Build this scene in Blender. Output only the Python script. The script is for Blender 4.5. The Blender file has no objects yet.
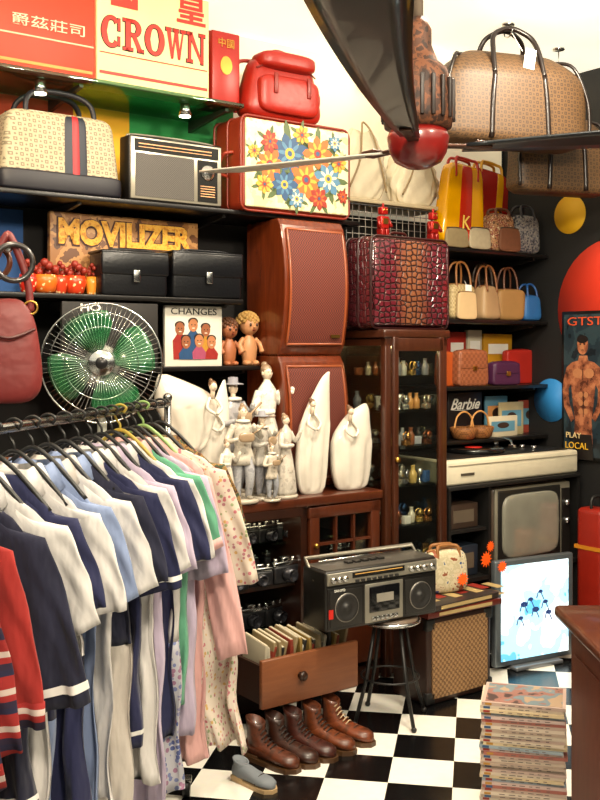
import bpy,bmesh,math,random
from mathutils import Vector,Matrix
R=random.Random(7)
PI=math.pi
A=math.radians(36);CA,SA=math.cos(A),math.sin(A)
F=1000.0;CX=300;HY=350;HC=1.5;YW=5.0
def tt(px,w): return (YW*CA-w)/(CA-(px-CX)/F*SA)
def uu(px,w):
    t=tt(px,w);X=(px-CX)/F*t
    return X*CA+(t-YW)*SA
def zz(py,px,w): return HC+(HY-py)/F*tt(px,w)
def wp(u,w,z): return Vector((u*CA+w*SA,YW+u*SA-w*CA,z))
def spot(x1,x2,yt,yb,wf,dep,z=None):
    u1,u2=uu(x1,wf),uu(x2,wf);xm=(x1+x2)/2
    zb=zz(yb,xm,wf) if z is None else z
    return u2-u1,zz(yt,xm,wf)-zb,wp((u1+u2)/2,wf-dep/2,zb)
COL=bpy.context.scene.collection
# ---------- materials
def C(h):
    h=h.lstrip('#');r=[]
    for i in (0,2,4):
        c=int(h[i:i+2],16)/255
        r.append(c/12.92 if c<=.04045 else ((c+.055)/1.055)**2.4)
    return (r[0],r[1],r[2],1)
MC={}
def mat(c,rough=.5,metal=0,kind=None,c2='#000000',cs=None,scale=10,bump=0,emit=0,thr=.3,coat=0,vec=(1,1,1),sheen=0,alpha=1,bd=.004):
    key=(c,rough,metal,kind,c2,tuple(cs) if cs else None,scale,bump,emit,thr,coat,vec,sheen,alpha,bd)
    if key in MC: return MC[key]
    m=bpy.data.materials.new('mat_'+(kind or 'plain')+c.strip('#'));m.use_nodes=True
    N=m.node_tree.nodes;L=m.node_tree.links;bs=N['Principled BSDF']
    bs.inputs['Roughness'].default_value=rough;bs.inputs['Metallic'].default_value=metal;bs.inputs['Alpha'].default_value=alpha
    if coat: bs.inputs['Coat Weight'].default_value=coat
    if sheen: bs.inputs['Sheen Weight'].default_value=sheen
    tc=N.new('ShaderNodeTexCoord');mp=N.new('ShaderNodeMapping')
    mp.inputs['Scale'].default_value=vec
    L.new(tc.outputs['Object'],mp.inputs['Vector'])
    def ramp(inp,cols,const=False):
        r=N.new('ShaderNodeValToRGB');e=r.color_ramp
        if const: e.interpolation='CONSTANT'
        n=len(cols)
        e.elements[0].color=C(cols[0]);e.elements[0].position=0
        e.elements[1].color=C(cols[1]);e.elements[1].position=1/n if const else 1/(n-1)
        for i in range(2,n):
            q=e.elements.new(i/n if const else i/(n-1));q.color=C(cols[i])
        L.new(inp,r.inputs[0]);return r.outputs[0]
    def mix(f,a,b):
        x=N.new('ShaderNodeMix');x.data_type='RGBA';L.new(f,x.inputs[0])
        for v,i in ((a,6),(b,7)):
            if isinstance(v,str): x.inputs[i].default_value=C(v)
            else: L.new(v,x.inputs[i])
        return x.outputs[2]
    def math_(op,a,b=None):
        x=N.new('ShaderNodeMath');x.operation=op
        for v,i in ((a,0),(b,1)):
            if v is None: continue
            if isinstance(v,(int,float)): x.inputs[i].default_value=v
            else: L.new(v,x.inputs[i])
        return x.outputs[0]
    def tex(t,sc,**k):
        x=N.new(t);L.new(mp.outputs[0],x.inputs['Vector']);x.inputs['Scale'].default_value=sc
        return x
    h=None
    if kind is None:
        n=tex('ShaderNodeTexNoise',scale);h=n.outputs[0]
        cc=C(c);x=N.new('ShaderNodeMix');x.data_type='RGBA';L.new(h,x.inputs[0])
        x.inputs[6].default_value=tuple(v*.8 for v in cc[:3])+(1,);x.inputs[7].default_value=tuple(min(1,v*1.15) for v in cc[:3])+(1,)
        out=x.outputs[2]
    elif kind=='wood':
        n=tex('ShaderNodeTexNoise',scale);n.inputs['Detail'].default_value=6;n.inputs['Distortion'].default_value=1.2;h=n.outputs[0]
        r=ramp(h,[c,c2]);out=r
    elif kind=='checker':
        n=tex('ShaderNodeTexChecker',scale);n.inputs['Color1'].default_value=C(c);n.inputs['Color2'].default_value=C(c2);out=n.outputs[0];h=n.outputs[1]
    elif kind=='stripes':
        s=N.new('ShaderNodeSeparateXYZ');L.new(mp.outputs[0],s.inputs[0])
        fz=math_('FRACT',math_('MULTIPLY',math_('ADD',math_('ADD',s.outputs[0],s.outputs[1]),s.outputs[2]),scale))
        out=mix(math_('LESS_THAN',fz,thr),c,c2);h=None
        if cs: out=ramp(fz,cs,True)
    elif kind=='dots':
        n=tex('ShaderNodeTexVoronoi',scale)
        out=mix(math_('LESS_THAN',n.outputs['Distance'],thr),c,c2)
        if cs:
            s=N.new('ShaderNodeSeparateColor');L.new(n.outputs['Color'],s.inputs[0])
            out=mix(math_('LESS_THAN',n.outputs['Distance'],thr),c,ramp(s.outputs[0],cs,True))
    elif kind=='croc':
        n=tex('ShaderNodeTexVoronoi',scale);n.feature='DISTANCE_TO_EDGE';n.inputs['Randomness'].default_value=.5
        mr=N.new('ShaderNodeMapRange');mr.inputs[1].default_value=0;mr.inputs[2].default_value=thr;L.new(n.outputs['Distance'],mr.inputs[0]);h=mr.outputs[0]
        base=c
        if cs:
            s=N.new('ShaderNodeSeparateXYZ');L.new(tc.outputs['Object'],s.inputs[0]);m2=N.new('ShaderNodeMapRange');m2.inputs[1].default_value=.03;m2.inputs[2].default_value=.12
            nz=tex('ShaderNodeTexNoise',14);L.new(math_('ADD',math_('ABSOLUTE',s.outputs[0]),math_('MULTIPLY',math_('SUBTRACT',nz.outputs[0],.5),.06)),m2.inputs[0]);base=mix(m2.outputs[0],cs[0],c)
        out=mix(h,c2,base)
    elif kind=='monogram':
        s=N.new('ShaderNodeSeparateXYZ');L.new(mp.outputs[0],s.inputs[0])
        ax=math_('ADD',s.outputs[0],s.outputs[1]);a_=math_('MULTIPLY',math_('ADD',ax,s.outputs[2]),scale);b_=math_('MULTIPLY',math_('SUBTRACT',ax,s.outputs[2]),scale)
        fa=math_('ABSOLUTE',math_('SUBTRACT',math_('FRACT',a_),.5));fb=math_('ABSOLUTE',math_('SUBTRACT',math_('FRACT',b_),.5))
        m1=math_('MULTIPLY',math_('LESS_THAN',math_('ADD',fa,fb),.36),math_('GREATER_THAN',math_('ADD',fa,fb),.15))
        m2=math_('LESS_THAN',math_('MAXIMUM',math_('SUBTRACT',.5,fa),math_('SUBTRACT',.5,fb)),.13)
        n=tex('ShaderNodeTexNoise',12);f=math_('MULTIPLY',math_('MAXIMUM',m1,m2),thr*2)
        out=mix(f,mix(n.outputs[0],c,cs[0] if cs else c),c2)
    elif kind=='mono':
        n=tex('ShaderNodeTexChecker',scale);n.inputs['Color1'].default_value=C(c);n.inputs['Color2'].default_value=C(c2)
        v=tex('ShaderNodeTexVoronoi',scale*1.0);v.inputs['Randomness'].default_value=.25
        out=mix(math_('LESS_THAN',v.outputs['Distance'],thr),n.outputs[0],cs[0] if cs else c2)
    elif kind=='patch':
        n=tex('ShaderNodeTexNoise',scale);n.inputs['Detail'].default_value=3
        mr=N.new('ShaderNodeMapRange');mr.inputs[1].default_value=.3;mr.inputs[2].default_value=.7;L.new(n.outputs[0],mr.inputs[0])
        out=ramp(mr.outputs[0],cs,True)
    L.new(out,bs.inputs['Base Color'])
    if emit:
        L.new(out,bs.inputs['Emission Color']);bs.inputs['Emission Strength'].default_value=emit
    if bump and h is not None:
        b=N.new('ShaderNodeBump');b.inputs['Strength'].default_value=bump;b.inputs['Distance'].default_value=bd
        L.new(h,b.inputs['Height']);L.new(b.outputs[0],bs.inputs['Normal'])
    MC[key]=m;return m
def glassm(tint='#f8faf6',op=.02):
    k=('glass',tint,op)
    if k in MC: return MC[k]
    m=bpy.data.materials.new('mat_glass');m.use_nodes=True;N=m.node_tree.nodes;L=m.node_tree.links
    N.remove(N['Principled BSDF']);bs=N.new('ShaderNodeBsdfGlossy');bs.inputs['Roughness'].default_value=.06;bs.inputs['Color'].default_value=C(tint)
    tr=N.new('ShaderNodeBsdfTransparent');tr.inputs[0].default_value=C(tint);mx=N.new('ShaderNodeMixShader')
    lw=N.new('ShaderNodeFresnel');lw.inputs[0].default_value=1.35
    ad=N.new('ShaderNodeMath');ad.operation='MULTIPLY_ADD';ad.use_clamp=True;ad.inputs[1].default_value=.45;ad.inputs[2].default_value=op;L.new(lw.outputs[0],ad.inputs[0])
    L.new(ad.outputs[0],mx.inputs[0]);L.new(tr.outputs[0],mx.inputs[1]);L.new(bs.outputs[0],mx.inputs[2])
    L.new(mx.outputs[0],N['Material Output'].inputs[0]);MC[k]=m;return m
# ---------- mesh builder
def cr(pts,n=6,closed=False):
    P=[Vector(p) for p in pts];o=[];m=len(P)
    for i in range(m if closed else m-1):
        a=P[(i-1)%m] if closed or i>0 else P[0]
        b=P[i];c=P[(i+1)%m];d=P[(i+2)%m] if closed or i+2<m else P[-1]
        for k in range(n):
            t=k/n
            o.append(.5*((2*b)+(c-a)*t+(2*a-5*b+4*c-d)*t*t+(3*b-a-3*c+d)*t**3))
    if not closed:o.append(P[-1])
    return o
class B:
    def __init__(s): s.v=[];s.f=[];s.m=[];s.s=[]
    def add(s,vs,fs,mi=0,sm=True,M=None):
        o=len(s.v)
        for v in vs:
            v=Vector(v)
            s.v.append(M@v if M else v)
        for f in fs:
            s.f.append([i+o for i in f]);s.m.append(mi);s.s.append(sm)
        return s
    def box(s,c,d,mi=0,bev=0,seg=2,M=None):
        bm=bmesh.new();bmesh.ops.create_cube(bm,size=1)
        for v in bm.verts: v.co=Vector((v.co.x*d[0],v.co.y*d[1],v.co.z*d[2]))
        if bev>0: bmesh.ops.bevel(bm,geom=bm.edges[:],offset=min(bev,min(d)*.49),segments=seg,affect='EDGES',profile=.5)
        bm.verts.index_update()
        s.add([v.co+Vector(c) for v in bm.verts],[[v.index for v in f.verts] for f in bm.faces],mi,bev>0,M);bm.free();return s
    def loft(s,rings,mi=0,cap=True,M=None,sm=True):
        n=len(rings[0]);vs=[p for r in rings for p in r];fs=[]
        for i in range(len(rings)-1):
            for j in range(n):
                k=(j+1)%n;fs.append([i*n+j,i*n+k,(i+1)*n+k,(i+1)*n+j])
        if cap:
            fs.append(list(range(n))[::-1]);fs.append([(len(rings)-1)*n+j for j in range(n)])
        return s.add(vs,fs,mi,sm,M)
    def lathe(s,prof,c=(0,0,0),seg=24,mi=0,sx=1,sy=1,M=None):
        c=Vector(c)
        rings=[[c+Vector((max(r,.0003)*sx*math.cos(2*PI*j/seg),max(r,.0003)*sy*math.sin(2*PI*j/seg),z)) for j in range(seg)] for r,z in prof]
        return s.loft(rings,mi,True,M)
    def tube(s,pts,r,seg=8,closed=False,mi=0,M=None):
        P=[Vector(p) for p in pts];n=len(P);rings=[]
        U=None
        for i in range(n):
            if closed: T=(P[(i+1)%n]-P[i-1])
            else: T=P[min(i+1,n-1)]-P[max(i-1,0)]
            if T.length<1e-9:T=Vector((0,0,1))
            T.normalize()
            if U is None:
                U=T.orthogonal().normalized()
            else:
                U=(U-T*U.dot(T))
                U=U.normalized() if U.length>1e-6 else T.orthogonal().normalized()
            V=T.cross(U);rr=r[i] if isinstance(r,(list,tuple)) else r
            rings.append([P[i]+(U*math.cos(2*PI*j/seg)+V*math.sin(2*PI*j/seg))*rr for j in range(seg)])
        if closed: rings.append(rings[0]);return s.loft(rings,mi,False,M)
        return s.loft(rings,mi,True,M)
    def cyl(s,p,q,r,r2=None,seg=20,mi=0,M=None):
        r2=r if r2 is None else r2
        return s.tube([p,q],[r,r2],seg,False,mi,M)
    def ell(s,c,r,seg=16,mi=0,M=None):
        c=Vector(c);h=seg//2+1
        if not isinstance(r,(list,tuple)): r=(r,r,r)
        rings=[]
        for i in range(h+1):
            p=-PI/2+PI*i/h;cp=max(math.cos(p),.004)
            rings.append([c+Vector((r[0]*cp*math.cos(2*PI*j/seg),r[1]*cp*math.sin(2*PI*j/seg),r[2]*math.sin(p))) for j in range(seg)])
        return s.loft(rings,mi,True,M)
    def sup(s,c,d,e=.35,seg=36,h=18,mi=0,taper=0,M=None,e2=None):
        c=Vector(c);rings=[];e2=e2 or e
        f=lambda v,e:math.copysign(abs(v)**e,v)
        for i in range(h+1):
            p=-PI/2+PI*i/h;cp=max(abs(math.cos(p)),.0004)**e;z=f(math.sin(p),e)
            k=1-taper*(z+1)/2
            rings.append([c+Vector((d[0]/2*cp*f(math.cos(2*PI*j/seg),e2)*k,d[1]/2*cp*f(math.sin(2*PI*j/seg),e2)*k,d[2]/2*z)) for j in range(seg)])
        return s.loft(rings,mi,True,M)
    def prism(s,pts,y0,y1,mi=0,M=None,sm=False):
        n=len(pts);vs=[(p[0],y0,p[1]) for p in pts]+[(p[0],y1,p[1]) for p in pts]
        fs=[list(range(n)),[n+i for i in range(n)][::-1]]+[[(i+1)%n,i,n+i,n+(i+1)%n] for i in range(n)]
        return s.add(vs,fs,mi,sm,M)
    def disc(s,cx,cz,rx,rz,y0,y1,mi=0,seg=28,M=None):
        return s.prism([(cx+rx*math.cos(2*PI*i/seg),cz+rz*math.sin(2*PI*i/seg)) for i in range(seg)],y0,y1,mi,M)
    def ring(s,c,rad,r,axis='y',seg=28,ts=8,mi=0,sx=1,sz=1,M=None):
        c=Vector(c);P=[]
        for i in range(seg):
            a=2*PI*i/seg;x=rad*math.cos(a)*sx;z=rad*math.sin(a)*sz
            P.append(c+(Vector((x,0,z)) if axis=='y' else Vector((x,z,0)) if axis=='z' else Vector((0,x,z))))
        return s.tube(P,r,ts,True,mi,M)
    def mesh(s,name,mats):
        me=bpy.data.meshes.new(name);me.from_pydata([tuple(v) for v in s.v],[],s.f)
        for m in (mats if isinstance(mats,(list,tuple)) else [mats]): me.materials.append(m)
        me.polygons.foreach_set('material_index',s.m);me.polygons.foreach_set('use_smooth',s.s)
        bm=bmesh.new();bm.from_mesh(me);bmesh.ops.recalc_face_normals(bm,faces=bm.faces);bm.to_mesh(me);bm.free()
        me.update();return me
def thing(name,label,cat,loc,rot=A,group=None,mesh=None):
    o=bpy.data.objects.new(name,mesh);o.location=loc;o.rotation_euler=(0,0,rot)
    if mesh is None:o.empty_display_size=.05
    o['label']=label;o['category']=cat
    if group:o['group']=group
    COL.objects.link(o);return o
def part(par,name,b,mats,label=None,loc=(0,0,0),rot=(0,0,0)):
    o=bpy.data.objects.new(name,b.mesh(name,mats) if isinstance(b,B) else b);o.parent=par;o.location=loc;o.rotation_euler=rot
    if label:o['label']=label
    COL.objects.link(o);return o
def solo(name,label,cat,b,mats,loc,rot=A,group=None):
    return thing(name,label,cat,loc,rot,group,b.mesh(name,mats))
def struct(name,b,mats,loc=(0,0,0),rot=0):
    o=bpy.data.objects.new(name,b.mesh(name,mats));o.location=loc;o.rotation_euler=(0,0,rot);o['kind']='structure';COL.objects.link(o);return o
def txt(par,s,w,h,loc,m,name='lettering',rot=(PI/2,0,0),ext=.001,bold=0,it=0):
    cu=bpy.data.curves.new('t','FONT');cu.body=s;cu.extrude=ext;cu.align_x='CENTER';cu.align_y='CENTER';cu.size=.1;cu.offset=bold;cu.resolution_u=3;cu.shear=it
    o=bpy.data.objects.new('t',cu);COL.objects.link(o);bpy.context.view_layer.update()
    dg=bpy.context.evaluated_depsgraph_get();me=bpy.data.meshes.new_from_object(o.evaluated_get(dg))
    bpy.data.objects.remove(o)
    if len(me.vertices)==0: return None
    xs=[v.co.x for v in me.vertices];ys=[v.co.y for v in me.vertices]
    kx=w/max(1e-6,max(xs)-min(xs));ky=h/max(1e-6,max(ys)-min(ys));mx=(max(xs)+min(xs))/2;my=(max(ys)+min(ys))/2
    for v in me.vertices: v.co=Vector(((v.co.x-mx)*kx,(v.co.y-my)*ky,v.co.z))
    me.materials.clear();me.materials.append(m)
    return part(par,name,me,m,loc=loc,rot=rot)
# common mats
BLK=mat('#141312',.45);BLKG=mat('#0c0c0d',.18,coat=.4);CHR=mat('#cfd0d0',.18,1);GOLD=mat('#c79b4a',.3,1)
WHT=mat('#f4f0e6',.35);POR=mat('#dcd4c6',.16,coat=.6);RED=mat('#c01f14',.4)
DKW=mat('#1d0f0a',.3,kind='wood',c2='#3a1c10',scale=4,vec=(1,1,8),coat=.2)
BRW=mat('#6a2c12',.35,kind='wood',c2='#8f4520',scale=5,vec=(8,1,1),coat=.2)
DBW=mat('#3c180c',.3,kind='wood',c2='#5a2a14',scale=5,vec=(8,1,1),coat=.2)
BRV=mat('#401507',.25,kind='wood',c2='#783416',scale=5,vec=(6,6,.8),coat=.4)
GL=glassm();GLG=glassm('#bfe0cc',.12)
TAG=mat('#f7f4ea',.6);ORG=mat('#ff5a12',.5,emit=.15)
def star(par,x,y,z,r,m=ORG):
    b=B();b.prism([(x+(r if i%2==0 else r*.6)*math.cos(i*PI/12),z+(r if i%2==0 else r*.6)*math.sin(i*PI/12)) for i in range(24)],y-.003,y);part(par,'price_sticker',b,m)
# ---------- room
b=B();b.box((0,0,-.05),(12,12,.1))
fm=bpy.data.materials.new('mat_floor_tiles');fm.use_nodes=True;N=fm.node_tree.nodes;L=fm.node_tree.links;bs=N['Principled BSDF']
tc=N.new('ShaderNodeTexCoord');mp=N.new('ShaderNodeMapping');ck=N.new('ShaderNodeTexChecker')
TS=.222;ph=math.radians(10)
mp.vector_type='POINT';mp.inputs['Rotation'].default_value=(0,0,ph)
mp.inputs['Location'].default_value=(-(math.cos(ph)*.343-math.sin(ph)*(3.686)),-(math.sin(ph)*.343+math.cos(ph)*3.686),.05)
L.new(tc.outputs['Object'],mp.inputs[0]);L.new(mp.outputs[0],ck.inputs[0]);ck.inputs['Scale'].default_value=1/TS
ck.inputs['Color1'].default_value=C('#f1ede2');ck.inputs['Color2'].default_value=C('#0b0b0c')
ns=N.new('ShaderNodeTexNoise');ns.inputs['Scale'].default_value=30;L.new(tc.outputs['Object'],ns.inputs[0])
mx=N.new('ShaderNodeMix');mx.data_type='RGBA';mx.blend_type='MULTIPLY';mx.inputs[0].default_value=.12;L.new(ck.outputs[0],mx.inputs[6]);L.new(ns.outputs[1],mx.inputs[7])
L.new(mx.outputs[2],bs.inputs['Base Color']);bs.inputs['Roughness'].default_value=.22
struct('floor',b,fm)
ZC=3.0
b=B();b.box((0,0,ZC+.05),(12,12,.1));struct('ceiling',b,mat('#fff3dc',.8,emit=1.0,scale=2))  # ceiling glows by itself, its blown-out brightness is put into the material
UE=1.47
b=B();b.box(((UE-6)/2,.05,1.5),(UE+6.1,.1,3.0));struct('wall_back',b,mat('#0e0a08',.75,scale=3),wp(0,0,0),A)
b=B();b.box((UE+.05,-2,1.5),(.1,4,3.0));struct('wall_right',b,mat('#0b0a0a',.65,scale=3),wp(0,0,0),A)
tn=[0]
def panel(x1,x2,z1,z2,c,th=.012,**k):
    tn[0]+=1;u1,u2=uu(x1,0),uu(x2,0);b=B();b.box(((u1+u2)/2,-th/2-.0,(z1+z2)/2),(u2-u1,th,z2-z1))
    struct('trim_%d'%tn[0],b,mat(c,.7,scale=3,**k),wp(0,0,0),A)
panel(-120,72,2.14,2.98,'#b5401c');panel(72,128,2.14,2.98,'#e8a818');panel(128,232,2.14,2.98,'#1f8a43')
panel(232,500,2.2,3.0,'#f4e6c8',emit=.25);panel(-120,22,1.74,2.08,'#1f4f8a')  # cream panel glows too, brightness of the upper wall put into its material
b=B();b.box((.9,-.2,2.93),(1.1,.36,.13),bev=.01);struct('trim_30',b,mat('#f6ead2',.7,scale=2,emit=.3),wp(0,0,0),A)  # beam is no lamp, a slight glow is put into its material
for i,(w,z,r,c) in enumerate([(.78,1.72,.37,'#c8321a'),(.49,2.24,.105,'#e8b014'),(.36,1.22,.12,'#2478b8'),(1.3,1.05,.2,'#e8b020')]):
    b=B();b.tube([(-.006,0,0),(.0,0,0)],r,40);struct('trim_%d'%(40+i),b,mat(c,.6,scale=3),wp(UE,w,z),A)
# poster on end wall
po=thing('poster','framed magazine poster of a shirtless muscular man on black wall','poster',wp(UE-.012,.66,1.31),A-PI/2)
b=B();b.box((0,0,0),(.42,.02,.80),0,bev=.003);b.box((0,-.011,0),(.385,.004,.765),1)
part(po,'frame',b,[mat('#0d0d0e',.3),mat('#2c3d46',.3,kind='patch',cs=['#10181e','#1c2a32','#28383e','#141e24'],scale=8)])
q=.72;ox=-.055;oz=-.02
P=lambda L_:[(ox+x*q,oz+z*q*1.25) for x,z in L_]
SKM=mat('#9a5838',.5,kind='patch',cs=['#4a2212','#74402a','#94583a','#a86a48'],scale=20)
b=B();b.disc(ox-.01,oz+.235,.034,.05,-.0175,-.013,0)
b.prism(P([(-.045,.20),(.025,.20),(.035,.17),(.09,.16),(.14,.13),(.17,.06),(.185,-.02),(.165,-.10),(.10,-.19),(.07,-.17),(.12,-.08),(.125,-.0),(.10,.03),(.085,-.08),(.065,-.18),(.075,-.34),(-.095,-.34),(-.085,-.18),(-.105,-.08),(-.12,.03),(-.145,-.0),(-.14,-.08),(-.09,-.18),(-.12,-.20),(-.185,-.11),(-.2,-.02),(-.19,.06),(-.16,.13),(-.11,.16),(-.055,.17)]),-.016,-.013,0)
for i in range(3):
    for sx in (-1,1): b.disc(ox-.005+sx*.017,oz-.03-.045*i,.014,.016,-.0175,-.0155,1,14)
for sx in (-1,1): b.disc(ox-.005+sx*.038,oz+.085,.031,.026,-.0175,-.0155,1,16)
b.disc(ox-.012,oz+.225,.012,.02,-.0185,-.017,1,12)
b.disc(ox-.01,oz+.268,.036,.022,-.0185,-.016,2,16)
for sx in (-1,1): b.disc(ox-.01+sx*.013,oz+.242,.006,.004,-.019,-.017,2,8)
b.box((ox-.01,-.018,oz+.21),(.016,.002,.004),2);b.box((ox-.008,-.0172,oz+.08),(.003,.001,.06),2);b.box((ox-.005,-.0172,oz-.08),(.003,.001,.14),2);b.prism(P([(-.085,-.27),(.068,-.27),(.085,-.42),(-.105,-.42)]),-.0175,-.014,2)
part(po,'portrait',b,[SKM,mat('#a8704a',.5,scale=60),mat('#120a08',.5)])
txt(po,'GTSTEP',.33,.045,(0,-.016,.345),mat('#c84a24',.5));txt(po,'PLAY',.1,.03,(-.12,-.022,-.27),mat('#d8c08a',.5));txt(po,'LOCAL',.15,.035,(-.1,-.022,-.325),mat('#d8a828',.5))
# ---------- shelves
def shelf(x1,x2,z,dep,m,lab,th=.02,br=True,u2=None):
    a=uu(x1,dep);c=u2 if u2 is not None else uu(x2,dep);W=c-a
    o=thing('wall_shelf',lab,'shelf',wp((a+c)/2,dep/2,z-th))
    b=B();b.box((0,0,th/2),(W,dep-.026,th),bev=.003);part(o,'board',b,m)
    if br:
        n=max(2,int(W/.6)+1)
        for i in range(n):
            x=-W/2+.06+(W-.12)*i/(n-1);b=B();b.prism([(dep/2-.015,0),(-dep/2+.06,0),(-dep/2+.06,-.012),(dep/2-.015,-.05)],-.008,.008,0,M=Matrix.Rotation(PI/2,4,'Z'))
            part(o,'bracket',b,mat('#4a4844',.4,.6),loc=(x,0,0))
    return o
ZA,ZB,ZCC,ZD=2.57,2.11,1.72,1.43
DSH=mat('#0d0a09',.35)
shelf(-110,246,ZA,.4,GLG,'green tinted glass wall shelf holding signs and boxes')
shelf(-110,362,ZB,.38,DSH,'black wall shelf holding bags, radio and floral suitcase')
shelf(-110,245,ZCC,.38,DSH,'black wall shelf holding camera cases and small pots')
shelf(-110,262,ZD,.34,DSH,'black wall shelf holding magazine and dolls')
UR=UE-.013
shelf(441,0,2.03,.36,DSH,'black wall shelf holding fabric handbags',u2=UR)
shelf(441,0,1.66,.36,DSH,'black wall shelf holding cream and blue handbags',u2=UR)
shelf(441,0,1.31,.36,DSH,'black wall shelf holding clutch purses',u2=UR)
shelf(441,0,1.03,.36,DSH,'black wall shelf holding baskets and records',u2=UR)
shelf(345,448,2.24,.30,mat('#b8a888',.5),'pale wall shelf holding white cloth bags',br=False)
for px,z in ((40,ZA-.02),(185,ZA-.02)):
    o=thing('shelf_lamp','small round spotlight fixed under glass shelf','lamp',wp(uu(px,.3),.3,z-.05))
    b=B();b.lathe([(.02,.05),(.022,.03),(.03,0),(.0,0)],seg=16);part(o,'housing',b,CHR)
    b=B();b.lathe([(.0,-.004),(.024,-.004),(.024,.0),(0,0)],seg=16);part(o,'bulb',b,mat('#fff2d0',.3,emit=16))
# ---------- top shelf signs
Wd,Hh,l=spot(-70,95,-30,64,.34,.06,ZA)
o=thing('sign_board','red cardboard sign with white oriental characters','sign',l)
b=B();b.box((0,0,Hh/2),(Wd,.06,Hh),bev=.004);b.box((0,-.031,Hh*.36),(Wd*.98,.003,.006),1);part(o,'panel',b,[mat('#dc3418',.5,emit=.12),mat('#f0b090',.5)])
txt(o,'爵茲莊司',Wd*.46,.046,(Wd*.2,-.032,.19),mat('#ecc4a8',.5));b=B();b.box((0,-.032,.03),(Wd*.96,.003,.012));part(o,'gold_band',b,mat('#b08038',.5))
Wd,Hh,l=spot(97,209,-12,90,.34,.12,ZA)
o=thing('cardboard_box','cream cardboard box printed with red crown lettering','box',l)
b=B();b.box((0,0,Hh/2),(Wd,.12,Hh),bev=.004);part(o,'carton',b,mat('#ecd49c',.6,scale=4))
RT=mat('#c8281a',.5)
# serif capitals built from strokes
def serif_word(par,word,W_,H_,x0,z0,y,m,gr=0):
    n=len(word);cw=W_/n;b=B()
    def bx(cx,cz,w,h,a,c_): b.box((a+cx*c_,y,z0+cz*H_),(w*c_+gr*2,.0016,h*H_+gr*2))
    def qd(p,a,c_): b.prism([(a+u*c_,z0+v*H_) for u,v in p],y-.0008,y+.0008)
    def arc(cx,cz,rx,rz,tx,tz,a0,a1,a,c_,n_=22):
        for i in range(n_):
            t0=math.radians(a0+(a1-a0)*i/n_);t1=math.radians(a0+(a1-a0)*(i+1)/n_)
            gx=gr/c_;gz=gr/H_
            qd([(cx+(rx+gx)*math.cos(t0),cz+(rz+gz)*math.sin(t0)),(cx+(rx+gx)*math.cos(t1),cz+(rz+gz)*math.sin(t1)),(cx+(rx-tx*abs(math.cos(t1))-tz*abs(math.sin(t1))-gx)*math.cos(t1),cz+(rz-tz-gz)*math.sin(t1)),(cx+(rx-tx*abs(math.cos(t0))-tz*abs(math.sin(t0))-gx)*math.cos(t0),cz+(rz-tz-gz)*math.sin(t0))],a,c_)
    for k,ch in enumerate(word):
        a=x0-W_/2+k*cw;c_=cw*.94
        if ch=='C': arc(.5,.5,.46,.5,.2,.1,42,318,a,c_);bx(.86,.76,.07,.36,a,c_);bx(.86,.22,.05,.26,a,c_)
        if ch=='O': arc(.5,.5,.47,.5,.2,.09,0,360,a,c_,30)
        if ch=='R':
            bx(.24,.5,.2,1,a,c_);bx(.24,.965,.44,.07,a,c_);bx(.24,.035,.44,.07,a,c_)
            arc(.5,.74,.36,.26,.18,.08,-90,90,a,c_,14);bx(.42,.96,.22,.08,a,c_);bx(.42,.52,.22,.08,a,c_)
            qd([(.42,.5),(.64,.5),(.98,.0),(.74,.0)],a,c_);bx(.86,.035,.26,.07,a,c_)
        if ch=='W':
            qd([(.04,1),(.24,1),(.38,0),(.28,0)],a,c_);qd([(.28,0),(.38,0),(.54,.9),(.48,1)],a,c_);qd([(.42,1),(.62,1),(.74,0),(.64,0)],a,c_);qd([(.64,0),(.74,0),(.94,1),(.87,1)],a,c_)
            for q_ in (.14,.52,.9): bx(q_,.965,.24,.07,a,c_)
        if ch=='N':
            bx(.18,.5,.08,1,a,c_);bx(.84,.5,.08,1,a,c_);qd([(.08,1),(.32,1),(.88,0),(.78,0)],a,c_)
            bx(.16,.965,.26,.07,a,c_);bx(.18,.035,.28,.07,a,c_);bx(.84,.965,.28,.07,a,c_)
    part(par,'lettering',b,m)
serif_word(o,'CROWN',Wd*.94,.125,0,.150,-.0612,mat('#2a0e08',.5),gr=.005);serif_word(o,'CROWN',Wd*.94,.125,0,.150,-.0635,RT,gr=.001)
txt(o,'皇',.14,.13,(Wd*.33,-.062,.375),RT,bold=.002)
b=B();b.box((0,-.0615,.045),(Wd*.96,.003,.012),0);b.box((0,-.0615,.125),(Wd*.96,.003,.004),0)
b.prism([(-.2,.32),(-.2,.40),(-.17,.35),(-.14,.42),(-.11,.35),(-.08,.40),(-.08,.32)],-.064,-.0605);part(o,'crown_emblem',b,RT)
Wd,Hh,l=spot(212,240,32,90,.3,.14,ZA)
o=thing('tin_box','small dark red tin box with gold print','box',l)
b=B();b.box((0,0,Hh/2),(Wd,.14,Hh),bev=.006);part(o,'body',b,mat('#9c1c12',.35))
b=B();b.disc(0,Hh*.55,.03,.04,-.073,-.069);part(o,'gold_emblem',b,GOLD)
txt(o,'中國',.08,.04,(0,-.072,Hh*.85),GOLD)
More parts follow.
